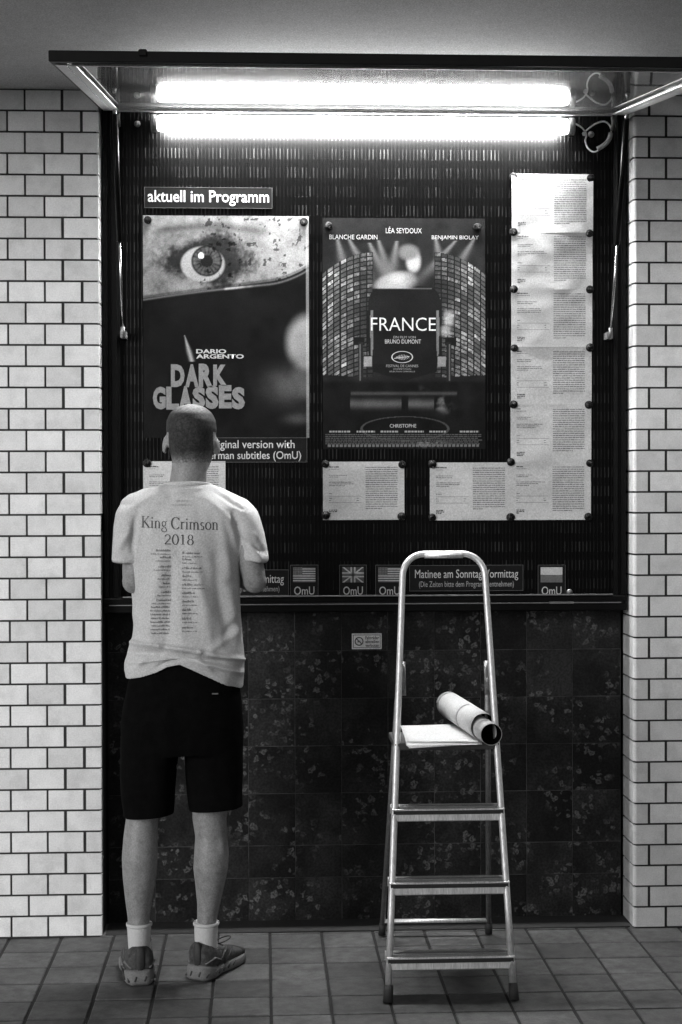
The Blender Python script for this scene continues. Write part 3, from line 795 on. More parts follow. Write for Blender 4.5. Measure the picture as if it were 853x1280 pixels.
def tone2(x, y):
    n1 = fbm(x*.06, y*.06, 21); n2 = fbm(x*.35, y*.35, 22)
    u = (x-505)/100.0
    T = .008+.018*n1
    # stage lamps fanning down from above
    for lx, ly, ax in ((423, 302, .25), (438, 302, .55), (463, 306, .45), (474, 303, .30), (496, 304, -.15), (568, 303, -.9), (545, 300, .2), (592, 300, -.6)):
        dx = (x-lx)-(y-ly)*ax; wd_ = 2.0+np.clip(y-ly, 0, 80)*.14
        T = T+.15*np.exp(-(dx/wd_)**2)*np.clip(1-(y-ly)/62, 0, 1)*(y > ly-2)
    # curved walls of little screens left and right
    for sgn in (-1, 1):
        xx = sgn*(x-505)
        col = (xx-38)/8.2
        arc = y+((xx-38)/62.0)**2*-26*1.0
        row = (arc-338)/5.6
        sx_, sy_ = col-np.floor(col), row-np.floor(row)
        rnd = np.mod(np.sin(np.floor(col)*12.9+np.floor(row)*78.2+sgn)*43758.5, 1.0)
        scr = (sx_ > .12) & (sx_ < .92) & (sy_ > .16) & (sy_ < .88)
        inside = (xx > 38) & (arc > 338-26) & (y < 472-(xx-38)*.05) & (arc > 316)
        lit = .05+.38*rnd**1.8*(.25+.75*sm(.3, .7, n2))*(1.1-.5*sm(.4, .6, n1))
        fade = .35+.65*sm(38, 95, xx)
        T = np.where(inside, np.where(scr, 1.5*lit*fade, .012), T)
    # dark rounded chair back and arms
    rx, ry = (x-506)/46.0, (y-410)/52.0
    chair = (np.abs(rx)**5+np.abs(ry)**5) < 1
    T = np.where(chair, .010+.006*n1, T)
    T = np.where((np.abs(np.abs(x-506)-41) < 1.2+.8*np.sin(y*.05)) & (y > 388) & (y < 445), .16, T)
    T = np.where((np.abs(y-361.2) < .8) & (np.abs(x-506) < 34), .09, T)
    for sgn in (-1, 1):
        T = np.where((np.abs(x-506-sgn*57) < 7) & (np.abs(y-427) < 5), .012, T)
        T = np.where((np.abs(x-506-sgn*55) < 3.2) & (y > 428) & (y < 478), .02, T)
        T = np.where((np.abs(x-506-sgn*55.5) < .9) & (y > 430) & (y < 476), .12, T)
        T = np.where((np.abs(x-506-sgn*(46)) < 5) & (np.abs(y-452) < 6), .22+.1*n2, T)
    seat = (np.abs(x-506) < 40) & (y > 455) & (y < 476-np.abs(x-506)*.28)
    T = np.where(seat, .012, T)
    # a plain pale standing shape above the chair, and pale shapes beside it
    b1 = np.exp(-((((x-517)/9)**2+((y-327)/14)**2)**3)); b2 = np.exp(-((((x-496-(352-y)*.5)/25)**2+((y-355)/15)**2)**4))*(y < 361)
    T = T*(1-np.clip(b1+b2, 0, 1))+(.42+.3*(n1-.5)-.15*sm(500, 520, x)*sm(340, 350, y))*np.clip(b1+b2, 0, 1)
    cap = np.exp(-((((x-511)/13)**2+((y-316)/10)**2)**3)); T = T*(1-cap)+.16*cap
    T = T+.36*np.exp(-(((x-561)/6)**4+((y-398)/9)**4))*(.6+.6*n2)+.26*np.exp(-(((x-557)/6)**4+((y-414)/6)**4))
    T = T+.30*np.exp(-(((x-545-(y-498)*.9)/12)**4+((y-500)/14)**4))*sm(.35, .65, n1)
    # floor: pale reflections, dark table
    fl = sm(474, 480, y)
    band = .05*np.exp(-((y-492)/2)**2)*(np.abs(x-505) < 66)+.085*np.exp(-((y-505)/5)**2)*(np.abs(x-490) < 52)*(np.abs(x-506) > 4)
    T = T*(1-fl*.45)+band*fl*(.6+.8*n1)
    ring = np.abs(((x-506)/54)**2+((y-536)/15)**2-1) < .06
    T = np.where(ring & (y > 515), .06, T)
    T = T+.35*np.exp(-(((x-535)/18)**2+((y-555)/3)**2))*sm(.4, .7, n2)
    T = np.where((y > 556) & (y < 558.5) & (np.mod(x, 5) < 3.4) & (np.abs(x-505) < 95), .16, T)
    return np.clip(T, .006, .8)
P2 = poster(404, 606.5, 273.5, 561.5, tone2, 'right film poster headed FRANCE with a dark chair before walls of little screens', 260, 370, 8)
text_px('LÉA SEYDOUX', 482.5, 527.5, 283.5, 291.5, PY, letter_w, P2)
text_px('BLANCHE GARDIN', 412, 472, 293.5, 299, PY, letter_w, P2)
text_px('BENJAMIN BIOLAY', 540, 598.5, 294.5, 300.5, PY, letter_w, P2)
text_px('FRANCE', 464, 545, 397, 413.5, PY, mat('bright_lettering', .8, rough=.5), P2, bold=-.006)
text_px('EIN FILM VON', 492, 520, 420, 423, PY, letter_g, P2)
text_px('BRUNO DUMONT', 481.5, 526.5, 424.3, 429.5, PY, letter_w, P2)
text_px('FESTIVAL DE CANNES', 483, 523, 455.8, 459, PY, letter_g, P2)
text_px('COMPÉTITION', 492, 514, 460, 462.2, PY, letter_g, P2)
text_px('SÉLECTION OFFICIELLE', 487, 519, 463.2, 465.2, PY, letter_g, P2)
text_px('CHRISTOPHE', 487.5, 520.5, 530, 534.5, PY, letter_w, P2)
# festival emblem: oval ring round a small palm frond
bm = bmesh.new(); off = P2.location
for k_ in range(40):
    a0, a1 = 2*math.pi*k_/40, 2*math.pi*(k_+1)/40
    quad_px(bm, [(503+r*math.cos(t_), 446.3+r*.55*math.sin(t_)) for r, t_ in ((12.2, a0), (13.6, a0), (13.6, a1), (12.2, a1))], PY, off)
for k_ in range(9):
    x_ = 495+k_*1.9; l = 3.4*math.sin((k_+1)/10*math.pi)
    for sg in (-1, 1): quad_px(bm, [(x_, 446.6), (x_+.7, 446.6), (x_+1.9, 446.6+sg*l), (x_+1.3, 446.6+sg*l)], PY, off)
quad_px(bm, [(493, 447.6), (512, 445.2), (512, 446), (493, 448.4)], PY, off)
link('emblem_print', to_mesh(bm, 'emblem_print'), letter_w, P2)
# small print at the foot: a row of names and a credit block, too small to read
rr = random.Random(9); bm = bmesh.new(); bmc = bmesh.new()
x_ = 412
for a0, a1 in ((412, 438), (446, 469), (476, 498), (506, 530), (537, 558), (575, 599)):
    x_ = a0
    while x_ < a1:
        w_ = rr.uniform(2, 4); quad_px(bm, [(x_, 540.6), (min(x_+w_, a1), 540.6), (min(x_+w_, a1), 538.4), (x_, 538.4)], PY, off); x_ += w_+.9
link('name_print', to_mesh(bm, 'name_print'), letter_g, P2)
for l in range(6):
    x_ = 407
    while x_ < 598:
        w_ = rr.uniform(1.5, 6); quad_px(bmc, [(x_, 543.8+l*2.3), (x_+w_, 543.8+l*2.3), (x_+w_, 542.6+l*2.3), (x_, 542.6+l*2.3)], PY, off); x_ += w_+.8
link('credit_print', to_mesh(bmc, 'credit_print'), mat('dim_print', .07, rough=.6), P2)

# ------------------------------------------------------------------ ladder
LFx, LRx = .400, .782
lad = thing('step_ladder', 'aluminium folding step ladder with a tall bent handrail, standing open', 'ladder', None, ((LFx+LRx)/2, -.45, 0))
LO = lad.location
def L(p): return Vector(p)-LO
lean = .282
def rail_pt(z, side):
    y = -.812+lean*z
    xc = .5905+.016*z
    hw = .1995-.0455*z
    return Vector((xc+side*hw, y, z))
# hoop: up the left stile, over the top, down the right stile
TOP = 1.394; RC = .075
pts = []
zs = [.045, .3, .6, .9, 1.2, TOP-RC]
for z in zs: pts.append(rail_pt(z, -1))
pl, pr_ = rail_pt(TOP-RC, -1), rail_pt(TOP-RC, 1)
for k in range(1, 8):
    a = math.pi/2*k/8
    pts.append(Vector((pl.x+RC*(1-math.cos(a)), pl.y+lean*RC*math.sin(a), pl.z+RC*math.sin(a))))
pts.append(Vector((pl.x+RC, pl.y+lean*RC, TOP))); pts.append(Vector((pr_.x-RC, pr_.y+lean*RC, TOP)))
for k in range(7, 0, -1):
    a = math.pi/2*k/8
    pts.append(Vector((pr_.x-RC*(1-math.cos(a)), pr_.y+lean*RC*math.sin(a), pr_.z+RC*math.sin(a))))
for z in reversed(zs): pts.append(rail_pt(z, 1))
tube('handrail', [L(p) for p in pts], .0108, alu, lad, n=14, flat=1.0, up=Vector((0, 1, 0)))
gp = [Vector((pl.x+RC+.0, pl.y+lean*RC-.012, TOP-.006)), Vector((pr_.x-RC-.0, pl.y+lean*RC-.012, TOP-.006))]
tube('grip', [L(p) for p in gp], .0085, alu, lad, n=10)
for side in (-1, 1):
    p = rail_pt(.0, side); q = rail_pt(.052, side)
    bm = bmesh.new(); add_tube(bm, [L(p)+Vector((0, 0, .001)), L(q)], [.0165, .0150], 12); bmesh.ops.recalc_face_normals(bm, faces=bm.faces)
    link('rubber_foot', to_mesh(bm, 'rubber_foot', True), rubber, lad)
def step(z):
    a, b_ = rail_pt(z, -1), rail_pt(z, 1)
    x0, x1 = a.x-.010, b_.x+.010; yf = a.y-.014
    # rolled tread: lip, groove, lower flange
    pr = [(.002, 0), (-.001, -.002), (-.001, -.006), (.009, -.007), (.009, -.018), (-.002, -.019), (-.003, -.038), (.0, -.041), (.012, -.042), (.014, -.024), (.014, -.010), (.078, -.010), (.078, -.030), (.082, -.030), (.082, .0), (.060, .0), (.058, -.002), (.050, -.002), (.048, 0), (.036, 0), (.034, -.002), (.026, -.002), (.024, 0)]
    pr = [(u, v) for u, v in pr]
    bm = bmesh.new()
    extrude_profile(bm, pr, lambda u, v, w_: L(Vector((w_, yf+u, z+v))), x0, x1); bmesh.ops.recalc_face_normals(bm, faces=bm.faces)
    o = link('step', to_mesh(bm, 'step'), alu, lad)
    box('groove_shade', x0+.004-LO.x, x1-.004-LO.x, yf-.0016-LO.y, yf+.006-LO.y, z-.0185, z-.0065, rubber, o)  # the groove's dark reflection put in as a black strip
    for k_ in range(3): box('tread_groove', x0+.01-LO.x, x1-.01-LO.x, yf+.024+.014*k_-LO.y, yf+.030+.014*k_-LO.y, z-.001, z+.0006, alu_dull, o)
    for x in (x0+.006, x1-.006):
        tube('rivet', [L(Vector((x, yf+.003, z-.033))), L(Vector((x, yf-.003, z-.033)))], .0035, alu_dull, o, n=8)
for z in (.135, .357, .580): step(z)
pz = .782
a, b_ = rail_pt(pz, -1), rail_pt(pz, 1)
box('platform', a.x-.008-LO.x, b_.x+.008-LO.x, a.y-.012-LO.y, a.y+.245-LO.y, pz-.022, pz, mat('dark_grey_platform', .05, rough=.6), lad, bevel=.004, seg=2)
# rear frame
rl, rr_ = Vector((.430, -.030, 0)), Vector((.818, -.040, 0))
tl, tr = Vector((.452, -.520, .985)), Vector((.748, -.520, .985))
for f_, t_ in ((rl, tl), (rr_, tr)):
    d_ = t_-f_
    tube('rear_leg', [L(f_+d_*.04), L(t_)], .0095, alu_dull, lad, n=10)
    bm = bmesh.new(); add_tube(bm, [L(f_), L(f_+d_*.045)], [.013, .0125], 12); bmesh.ops.recalc_face_normals(bm, faces=bm.faces)
    link('rubber_foot', to_mesh(bm, 'rubber_foot', True), rubber, lad)
d_ = tl-rl; d2 = tr-rr_
tube('crossbar', [L(rl+d_*.055), L(rr_+d2*.055)], .0075, alu, lad, n=10)
tube('crossbar', [L(rl+d_*.015), L(rr_+d2*.015)], .004, alu_dull, lad, n=8) if False else None
for side, t_ in ((-1, tl), (1, tr)):
    q = rail_pt(.985, side)
    tube('hinge_plate', [L(Vector((q.x-side*.014, q.y+.004, .93))), L(Vector((q.x-side*.014, q.y+.03, 1.04)))], .010, alu_dull, lad, n=6, flat=.25)

# papers on the platform
pap = thing('paper_stack', 'loose flat white sheets lying on the ladder platform', 'paper', None, (.5, -.5, pz))
for k in range(3):
    zt = pz+.001+.0014*k
    cs = [(500.5+k*1.2, 907.5), (586+k*3, 904.5), (603, 929), (508.5-k*1.5+3, 934.5-k*1.2)]
    c3 = [at(x, y, 2, zt) for x, y in cs]
    c3[0] = at(*cs[0], 2, zt); nx, ny = 14, 10
    bm = bmesh.new(); grid = []
    for j in range(ny+1):
        rw = []
        for i in range(nx+1):
            u, v = i/nx, j/ny
            p = (c3[3]*(1-u)+c3[2]*u)*(1-v)+(c3[0]*(1-u)+c3[1]*u)*v
            p = p.copy(); p.z = zt+.004*max(0, math.sin(v*9+u*1.5+k))*(.3+.7*v)*.8+.0005 - .012*max(0, .12-v)*3*(.5+u*.5)
            rw.append(bm.verts.new(p-pap.location))
        grid.append(rw)
    for j in range(ny):
        for i in range(nx): bm.faces.new((grid[j][i], grid[j][i+1], grid[j+1][i+1], grid[j+1][i]))
    o = link('sheet', to_mesh(bm, 'sheet', True), paper_m, pap)
    md = o.modifiers.new('t', 'SOLIDIFY'); md.thickness = .0006

# rolled poster
A_ = P(613.5, 917.5, -.640); B_ = P(563, 884.5, -.09)
ax = (B_-A_).normalized()
roll = thing('rolled_poster', 'rolled white poster tube lying askew on the ladder platform, its dark hollow end towards us', 'poster roll', None, A_)
e1, e2 = frame_of(ax)
def spiral(r0, r1, t0, turns, s0, s1, m, name, thick=.0012, cut=0.0, lift=0.0):
    n_ = 72; bm = bmesh.new(); ra, rb = [], []; lv = Vector((0, 0, lift))
    for k in range(n_+1):
        f_ = k/n_; a = t0+turns*2*math.pi*f_; r = r0+(r1-r0)*f_
        d_ = e1*math.cos(a)+e2*math.sin(a)
        sA = s0+cut*f_
        ra.append((bm.verts.new(ax*sA+d_*r+lv), bm.verts.new(ax*s1+d_*r+lv)))
        rb.append((bm.verts.new(ax*sA+d_*(r-thick)+lv), bm.verts.new(ax*s1+d_*(r-thick)+lv)))
    for k in range(n_):
        bm.faces.new((ra[k][0], ra[k+1][0], ra[k+1][1], ra[k][1])); bm.faces.new((rb[k][0], rb[k][1], rb[k+1][1], rb[k+1][0]))
        bm.faces.new((ra[k][0], rb[k][0], rb[k+1][0], ra[k+1][0])); bm.faces.new((ra[k][1], ra[k+1][1], rb[k+1][1], rb[k][1]))
    bm.faces.new((ra[0][0], ra[0][1], rb[0][1], rb[0][0])); bm.faces.new((ra[-1][0], rb[-1][0], rb[-1][1], ra[-1][1]))
    bmesh.ops.recalc_face_normals(bm, faces=bm.faces)
    bm.normal_update()
    me = to_mesh(bm, name, True)
    return link(name, me, m, roll)
o = spiral(.0352, .0362, .4, 1.4, -.01, .50, paper_m, 'inner_tube', thick=.0008)
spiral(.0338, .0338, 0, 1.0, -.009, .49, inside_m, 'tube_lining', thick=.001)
spiral(.0440, .0462, 2.4, 1.35, .085, .545, paper_m, 'outer_wrap', thick=.0008, lift=.0085)
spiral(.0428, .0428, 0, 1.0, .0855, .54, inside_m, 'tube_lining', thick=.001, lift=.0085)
spiral(.0472, .0472, 1.6, .55, .27, .285, mat('paper_band', .28, rough=.7), 'paper_band', thick=.0008, lift=.0085)
spiral(.0435, .0458, 3.0, 1.0, .545, .58, mat('grey_band', .2, rough=.7), 'paper_end', thick=.001, lift=.0085)

# ------------------------------------------------------------------ the man
man = thing('person', 'man in a pale printed T-shirt and black shorts standing with his back to us', 'person', None, (P(215, 900, -.52).x, -.52, 0))
MO = man.location.copy()
def loft(bm, rings, n=28, p=2.0, up=Vector((0, 1, 0)), flat=False):
    """rings: (centre, rx, ry[, centre offset]) ; horizontal rings when flat, else perpendicular to the path"""
    R_ = []
    N = len(rings)
    for i, rg in enumerate(rings):
        c = Vector(rg[0]); rx, ry = rg[1], rg[2]
        if flat: a, b2 = Vector((1, 0, 0)), Vector((0, 1, 0))
        else:
            t_ = (Vector(rings[min(i+1, N-1)][0])-Vector(rings[max(i-1, 0)][0])).normalized()
            a = up.cross(t_).normalized() if abs(up.dot(t_)) < .97 else Vector((1, 0, 0)); b2 = t_.cross(a).normalized()
        vs_ = []
        for k in range(n):
            th = 2*math.pi*k/n; cs, sn = math.cos(th), math.sin(th)
            cs = math.copysign(abs(cs)**(2/p), cs); sn = math.copysign(abs(sn)**(2/p), sn)
            vs_.append(bm.verts.new(c+a*rx*cs+b2*ry*sn))
        R_.append(vs_)
    for i in range(N-1):
        for k in range(n): bm.faces.new((R_[i][k], R_[i][(k+1) % n], R_[i+1][(k+1) % n], R_[i+1][k]))
    bm.faces.new(R_[0][::-1]); bm.faces.new(R_[-1])
def ball(bm, c, r, rot=None, seg=16):
    g = bmesh.ops.create_uvsphere(bm, u_segments=seg, v_segments=max(8, seg*2//3), radius=1)
    for v in g['verts']:
        q = Vector((v.co.x*r[0], v.co.y*r[1], v.co.z*r[2]))
        if rot: q = rot @ q
        v.co = q+Vector(c)
def fuse(bm, voxel, smooth_it=6, fac=.5):
    """join overlapping closed shapes into one continuous skin"""
    bmesh.ops.recalc_face_normals(bm, faces=bm.faces)
    me = bpy.data.meshes.new('t'); bm.to_mesh(me); bm.free()
    ob = bpy.data.objects.new('t', me); COL.objects.link(ob)
    md = ob.modifiers.new('r', 'REMESH'); md.mode = 'VOXEL'; md.voxel_size = voxel; md.use_smooth_shade = True
    if smooth_it:
        ms = ob.modifiers.new('s', 'SMOOTH'); ms.factor = fac; ms.iterations = smooth_it
    bpy.context.view_layer.update()
    out = bpy.data.meshes.new_from_object(ob.evaluated_get(bpy.context.evaluated_depsgraph_get()))
    bpy.data.objects.remove(ob)
    for p_ in out.polygons: p_.use_smooth = True
    return out
def PX(x, y, Y): return P(x, y, Y)
S = 1/383.0                                # metres per pixel at his depth
# --- body (skin)
bm = bmesh.new()
hY = -.485
hc = lambda x, y, dy=0: P(x, y, hY+dy)
head = [(hc(240, 598, .050), .030, .040), (hc(240, 590, .046), .050, .066), (hc(240, 579, .026), .062, .088), (hc(240, 565, .012), .071, .096), (hc(239.8, 550, .002), .0785, .100),
        (hc(239.5, 537, -.004), .0825, .102), (hc(239.2, 526, -.006), .0800, .098), (hc(239, 517, -.004), .0690, .086), (hc(239, 511, 0), .0520, .066), (hc(239, 507.3, .002), .0310, .040), (hc(239, 505.6, .004), .010, .014)]
loft(bm, head, 32, 2.1, flat=True)
loft(bm, [(hc(234, 640, -.015), .085, .070), (hc(234, 618, -.010), .068, .062), (hc(235, 605, -.006), .0615, .060), (hc(236.5, 590, -.002), .0590, .062), (hc(238, 575, .0), .0590, .064), (hc(239, 560, .0), .056, .064)], 28, 2.0, flat=True)
# ears
for sx, ex, ey in ((-1, 206.3, 555.5), (1, 271.8, 557.5)):
    c = P(ex, ey, hY-.002)
    ball(bm, c, (.0075, .017, .030), Matrix.Rotation(sx*-.35, 3, 'Z') @ Matrix.Rotation(-.12*sx, 3, 'Y'))
    ball(bm, c+Vector((-sx*.002, .004, -.022)), (.006, .010, .011))
# face: brow, nose, cheeks, lips, chin (turned to the wall)
fc = hc(239.5, 556, .10)
ball(bm, fc+Vector((0, .004, .020)), (.052, .018, .012)); ball(bm, fc+Vector((0, .018, -.010)), (.011, .018, .026)); ball(bm, fc+Vector((0, .024, -.026)), (.016, .014, .010))
ball(bm, fc+Vector((0, .006, -.052)), (.026, .014, .006)); ball(bm, fc+Vector((0, .004, -.060)), (.022, .013, .007)); ball(bm, fc+Vector((0, -.004, -.085)), (.026, .024, .018))
for sx in (-1, 1): ball(bm, fc+Vector((sx*.038, -.010, -.025)), (.022, .022, .022)); ball(bm, fc+Vector((sx*.030, .000, .006)), (.014, .012, .010))
# torso core inside the shirt
loft(bm, [(P(228, 915, -.52), .12, .09), (P(228, 890, -.52), .150, .105), (P(230, 800, -.52), .150, .10), (P(232, 720, -.52), .165, .105), (P(234, 660, -.515), .175, .10), (P(235, 628, -.505), .13, .075), (P(235, 612, -.50), .075, .06)], 28, 2.2, flat=True)
# arms: upper arm hangs, forearm reaches forward to the board
def arm(sh, el, wr, side):
    mid = lambda a, b2, t_: a*(1-t_)+b2*t_
    up_ = Vector((0, 1, 0))
    loft(bm, [(sh, .040, .042), (mid(sh, el, .35), .044, .046), (mid(sh, el, .7), .043, .045), (mid(sh, el, .92), .039, .042), (el+Vector((0, 0, -.004)), .034, .036)], 20, 2.0, up=Vector((0, 1, 0)))
    ball(bm, el+Vector((0, .002, .002)), (.038, .040, .038))
    f_ = wr-el
    loft(bm, [(el-f_.normalized()*.015, .036, .038), (mid(el, wr, .22), .044, .042), (mid(el, wr, .5), .037, .036), (mid(el, wr, .8), .027, .029), (wr, .024, .030)], 20, 2.0, up=Vector((0, 0, 1)))
    # hand: palm, four fingers, thumb
    fwd = f_.normalized(); latv = Vector((side, 0, 0)); latv = (latv-fwd*latv.dot(fwd)).normalized(); upn = latv.cross(fwd)*(-side); 
    if upn.z < 0: upn = -upn
    pc = wr+fwd*.05
    loft(bm, [(wr-fwd*.01, .024, .028), (wr+fwd*.02, .030, .020), (wr+fwd*.055, .042, .016), (wr+fwd*.088, .040, .013), (wr+fwd*.095, .034, .009)], 20, 2.4, up=upn)
    inn = -latv
    for k, (o_, ln) in enumerate(((-.030, .066), (-.010, .074), (.011, .069), (.031, .055))):
        b0 = wr+fwd*.083+latv*o_; j1 = b0+fwd*ln*.48-upn*.004; j2 = j1+fwd*ln*.30-upn*.012; j3 = j2+fwd*ln*.20-upn*.016
        loft(bm, [(b0, .0095, .0095), (b0*.5+j1*.5, .0088, .0088), (j1, .0090, .0090), (j2, .0080, .0080), (j3, .0068, .0068)], 12, 2.0, up=upn)
        ball(bm, j3, (.0068, .0068, .0068), seg=10)
    t0 = wr+fwd*.025+inn*.024; t1 = t0+fwd*.032+inn*.020-upn*.006; t2 = t1+fwd*.030+inn*.004-upn*.010
    loft(bm, [(t0, .014, .014), (t1, .0105, .0105), (t2, .0085, .0085)], 12, 2.0, up=upn); ball(bm, t2, (.0085, .0085, .0085), seg=10)
shL, elL = P(174, 644, -.53), P(167.5, 727, -.55)
shR, elR = P(299, 644, -.53), P(319, 727, -.55)
arm(shL, elL, Vector((elL.x+.075, -.235, 1.345)), -1)
arm(shR, elR, Vector((elR.x-.070, -.235, 1.330)), 1)
# legs
def leg(pts):
    loft(bm, [(P((a+b2)/2, y, Yc), (b2-a)/2*S*sc, (b2-a)/2*S*dp) for y, a, b2, Yc, sc, dp in pts], 28, 2.0, flat=True)
leg([(880, 165, 228, -.53, 1, 1), (960, 160, 222, -.53, 1, 1), (1000, 160, 203, -.53, 1, 1.1), (1024, 157.5, 198, -.533, 1, 1.15), (1045, 154.5, 197.5, -.54, 1, 1.12), (1071, 152.5, 197.5, -.548, 1, 1.1), (1095, 153.5, 196, -.548, 1, 1.1),
     (1125, 156.8, 190.5, -.545, 1, 1.1), (1145, 159.5, 187.5, -.54, 1, 1.15), (1165, 161, 187, -.54, 1, 1.2), (1190, 163, 187, -.53, 1, 1.2), (1208, 165, 187, -.515, 1, 1.3)])
leg([(880, 230, 295, -.50, 1, 1), (960, 236, 297, -.50, 1, 1), (1000, 239, 287, -.50, 1, 1.05), (1024, 240.5, 284, -.503, 1, 1.1), (1045, 244, 285, -.508, 1, 1.08), (1068, 242.5, 286.5, -.515, 1, 1.08), (1085, 241.5, 285.5, -.518, 1, 1.08),
     (1105, 244, 281.5, -.518, 1, 1.08), (1130, 246.5, 275.5, -.515, 1, 1.1), (1150, 246.5, 271.5, -.512, 1, 1.15), (1170, 246.5, 271, -.51, 1, 1.2), (1190, 247.5, 271, -.50, 1, 1.2), (1206, 249, 271, -.485, 1, 1.3)])
for cx_, cy__, Yc, rr_x, rz in ((166, 1068, -.572, .024, .062), (186, 1063, -.570, .021, .055), (255, 1070, -.545, .022, .055), (274, 1066, -.543, .024, .064)):
    ball(bm, P(cx_, cy__, Yc), (rr_x, .024, rz))
for cx_, cy__, Yc in ((173.5, 1150, -.572), (258, 1146, -.543)): ball(bm, P(cx_, cy__, Yc), (.009, .012, .045))
me = fuse(bm, .0048, 5, .5)
me.transform(Matrix.Translation(-MO)); body = link('body', me, skin_m, man)
# eyes
for sx in (-1, 1):
    bm = bmesh.new(); ball(bm, fc+Vector((sx*.031, .004, .000))-MO, (.012, .012, .009)); link('eye', to_mesh(bm, 'eye', True), mat('eye_white', .7, rough=.2), man)
# --- shaved hair: a thin shell over the cranium
bm = bmesh.new()
bb = bmesh.new(); bb.from_mesh(body.data)
zc = P(240, 578, hY).z; ztop = P(240, 505, hY).z; ycen = hY-MO.y
sel = []
for f in bb.faces:
    c = f.calc_center_median(); zz = c.z+MO.z
    if zz < zc: continue
    lim = zc+.0 + max(0, (c.y-ycen)-.015)*1.5
    if zz > lim and (zz > P(240, 541, hY).z or abs(c.x-(P(239.5, 540, hY).x-MO.x)) < .072): sel.append(f)
keep = set(sel)
bmesh.ops.delete(bb, geom=[f for f in bb.faces if f not in keep], context='FACES')
bb.normal_update()
tone = []
for v in bb.verts: v.co += v.normal*.0012
hm = bpy.data.meshes.new('hair'); bb.to_mesh(hm); bb.free()
# stubble tone: bald crown with painted highlight, thicker at the back and sides
cr = P(238, 512, hY-.035)-MO
av = hm.attributes.new('tone', 'FLOAT', 'POINT'); vals = []
zlow = P(240, 586, hY).z-MO.z
for v in hm.vertices:
    d_ = (v.co-cr).length
    t_ = .19-.158*min(1, max(0, (d_-.012)/.050))
    lowf = min(1, max(0, (v.co.z+.012*noise.noise(v.co*25)-zlow)/.060)); lowf = lowf*lowf*(3-2*lowf); t_ = t_*lowf+.22*(1-lowf)
    vals.append(t_*(1+.35*noise.noise(v.co*70)+.3*noise.noise(v.co*190)))
av.data.foreach_set('value', np.array(vals, dtype=np.float32))
for p_ in hm.polygons: p_.use_smooth = True
hair = link('hair', hm, mat('hair_stubble', 1.0, rough=.65, var=.4, vscale=120, attr='tone', bump=.6, bscale=180, spec=.15, grain=.3), man)

# --- T-shirt
bm = bmesh.new()
tor = [ # y, left, right, Y, half depth
    (866, 157, 305, -.525, .122), (850, 155, 306, -.525, .124), (828, 156.5, 307, -.525, .126), (812, 158, 306.5, -.525, .126), (800, 164, 305, -.525, .120), (780, 166.5, 303.5, -.525, .116), (750, 166, 302, -.524, .114),
    (715, 163, 303, -.524, .114), (690, 160, 306, -.524, .113), (665, 157, 311, -.524, .109), (645, 153, 316, -.522, .102), (635, 151.5, 318, -.519, .095), (626, 152.5, 311, -.515, .086), (619, 160.5, 299, -.510, .079), (614, 173, 286, -.506, .074), (610, 184, 277, -.503, .071), (607, 199, 268, -.499, .067), (604, 206, 262, -.496, .063)]
loft(bm, [(P((a+b2)/2, y, Yc), (b2-a)/2*S*.997, dp) for y, a, b2, Yc, dp in tor], 44, 2.15, flat=True)
def sleeve(rows):
    loft(bm, [(P(cx_, y, Yc), rx*S, ry) for y, cx_, rx, Yc, ry in rows], 28, 2.1, flat=True)
sleeve([(628, 176, 12, -.518, .058), (634, 169, 18, -.524, .066), (642, 166, 20, -.530, .070), (655, 163, 19, -.537, .072), (680, 159.5, 18, -.542, .066), (699, 157, 17, -.545, .062), (704, 157, 16.5, -.545, .060)])
sleeve([(626, 294, 12, -.518, .058), (632, 299, 17, -.524, .066), (640, 303, 19, -.530, .071), (650, 306.5, 19, -.535, .072), (665, 311, 18.5, -.538, .070), (682, 315, 18, -.542, .065), (697, 318, 17.5, -.545, .062), (702, 318.5, 17, -.545, .060)])
sme = fuse(bm, .0052, 14, .5)
# folds: ridges and furrows drawn as strokes across the back
folds = [  # (x0,y0,x1,y1,width px, height m)
    (160, 806, 200, 808, 3.0, .010), (200, 808, 250, 815, 3.0, .012), (250, 815, 303, 828, 3.2, .013), (158, 817, 200, 817, 4, -.008), (200, 818, 300, 838, 5, -.0055),
    (262, 838, 300, 846, 5, .010), (225, 832, 200, 850, 6, -.006), (243, 822, 262, 850, 5, .007), (182, 826, 172, 846, 5, .005),
    (292, 645, 304, 690, 3.5, -.005), (285, 650, 298, 690, 4, .004), (275, 650, 288, 720, 6, .004), (303, 660, 318, 672, 4, .005), (306, 676, 330, 690, 3.5, -.006), (304, 668, 325, 700, 4, .006),
    (168, 650, 164, 690, 3.5, -.005), (174, 650, 170, 700, 4, .004), (160, 665, 146, 690, 4, .005), (165, 690, 175, 740, 5, .004),
    (200, 700, 188, 800, 9, .006), (215, 700, 208, 810, 6, -.004), (240, 680, 262, 800, 8, .006), (268, 700, 285, 800, 7, -.006), (288, 740, 297, 800, 6, .006), (226, 720, 228, 805, 7, .004),
    (280, 800, 300, 770, 5, -.006), (265, 812, 296, 790, 5, .006), (170, 770, 190, 800, 6, .005), (215, 612, 250, 612, 2.0, .003), (212, 625, 180, 660, 7, -.004), (255, 622, 285, 650, 6, .005),
    (270, 616, 302, 636, 3.0, -.005), (196, 616, 168, 632, 4, .004), (160, 838, 230, 826, 2.5, .003)]
FW = []
for x0, y0, x1, y1, wd_, hgt in folds:
    a, b2 = P(x0, y0, -.64), P(x1, y1, -.64); FW.append((a.x, a.z, b2.x, b2.z, wd_*S, hgt))
hem = [(150, 853), (157, 853), (175, 849), (195, 842), (210, 834), (225, 831), (240, 838), (260, 848), (285, 860), (300, 865), (310, 866)]
HE = [(P(x, y, -.64).x, P(x, y, -.64).z) for x, y in hem]
hx = np.array([a for a, b2 in HE]); hz = np.array([b2 for a, b2 in HE])
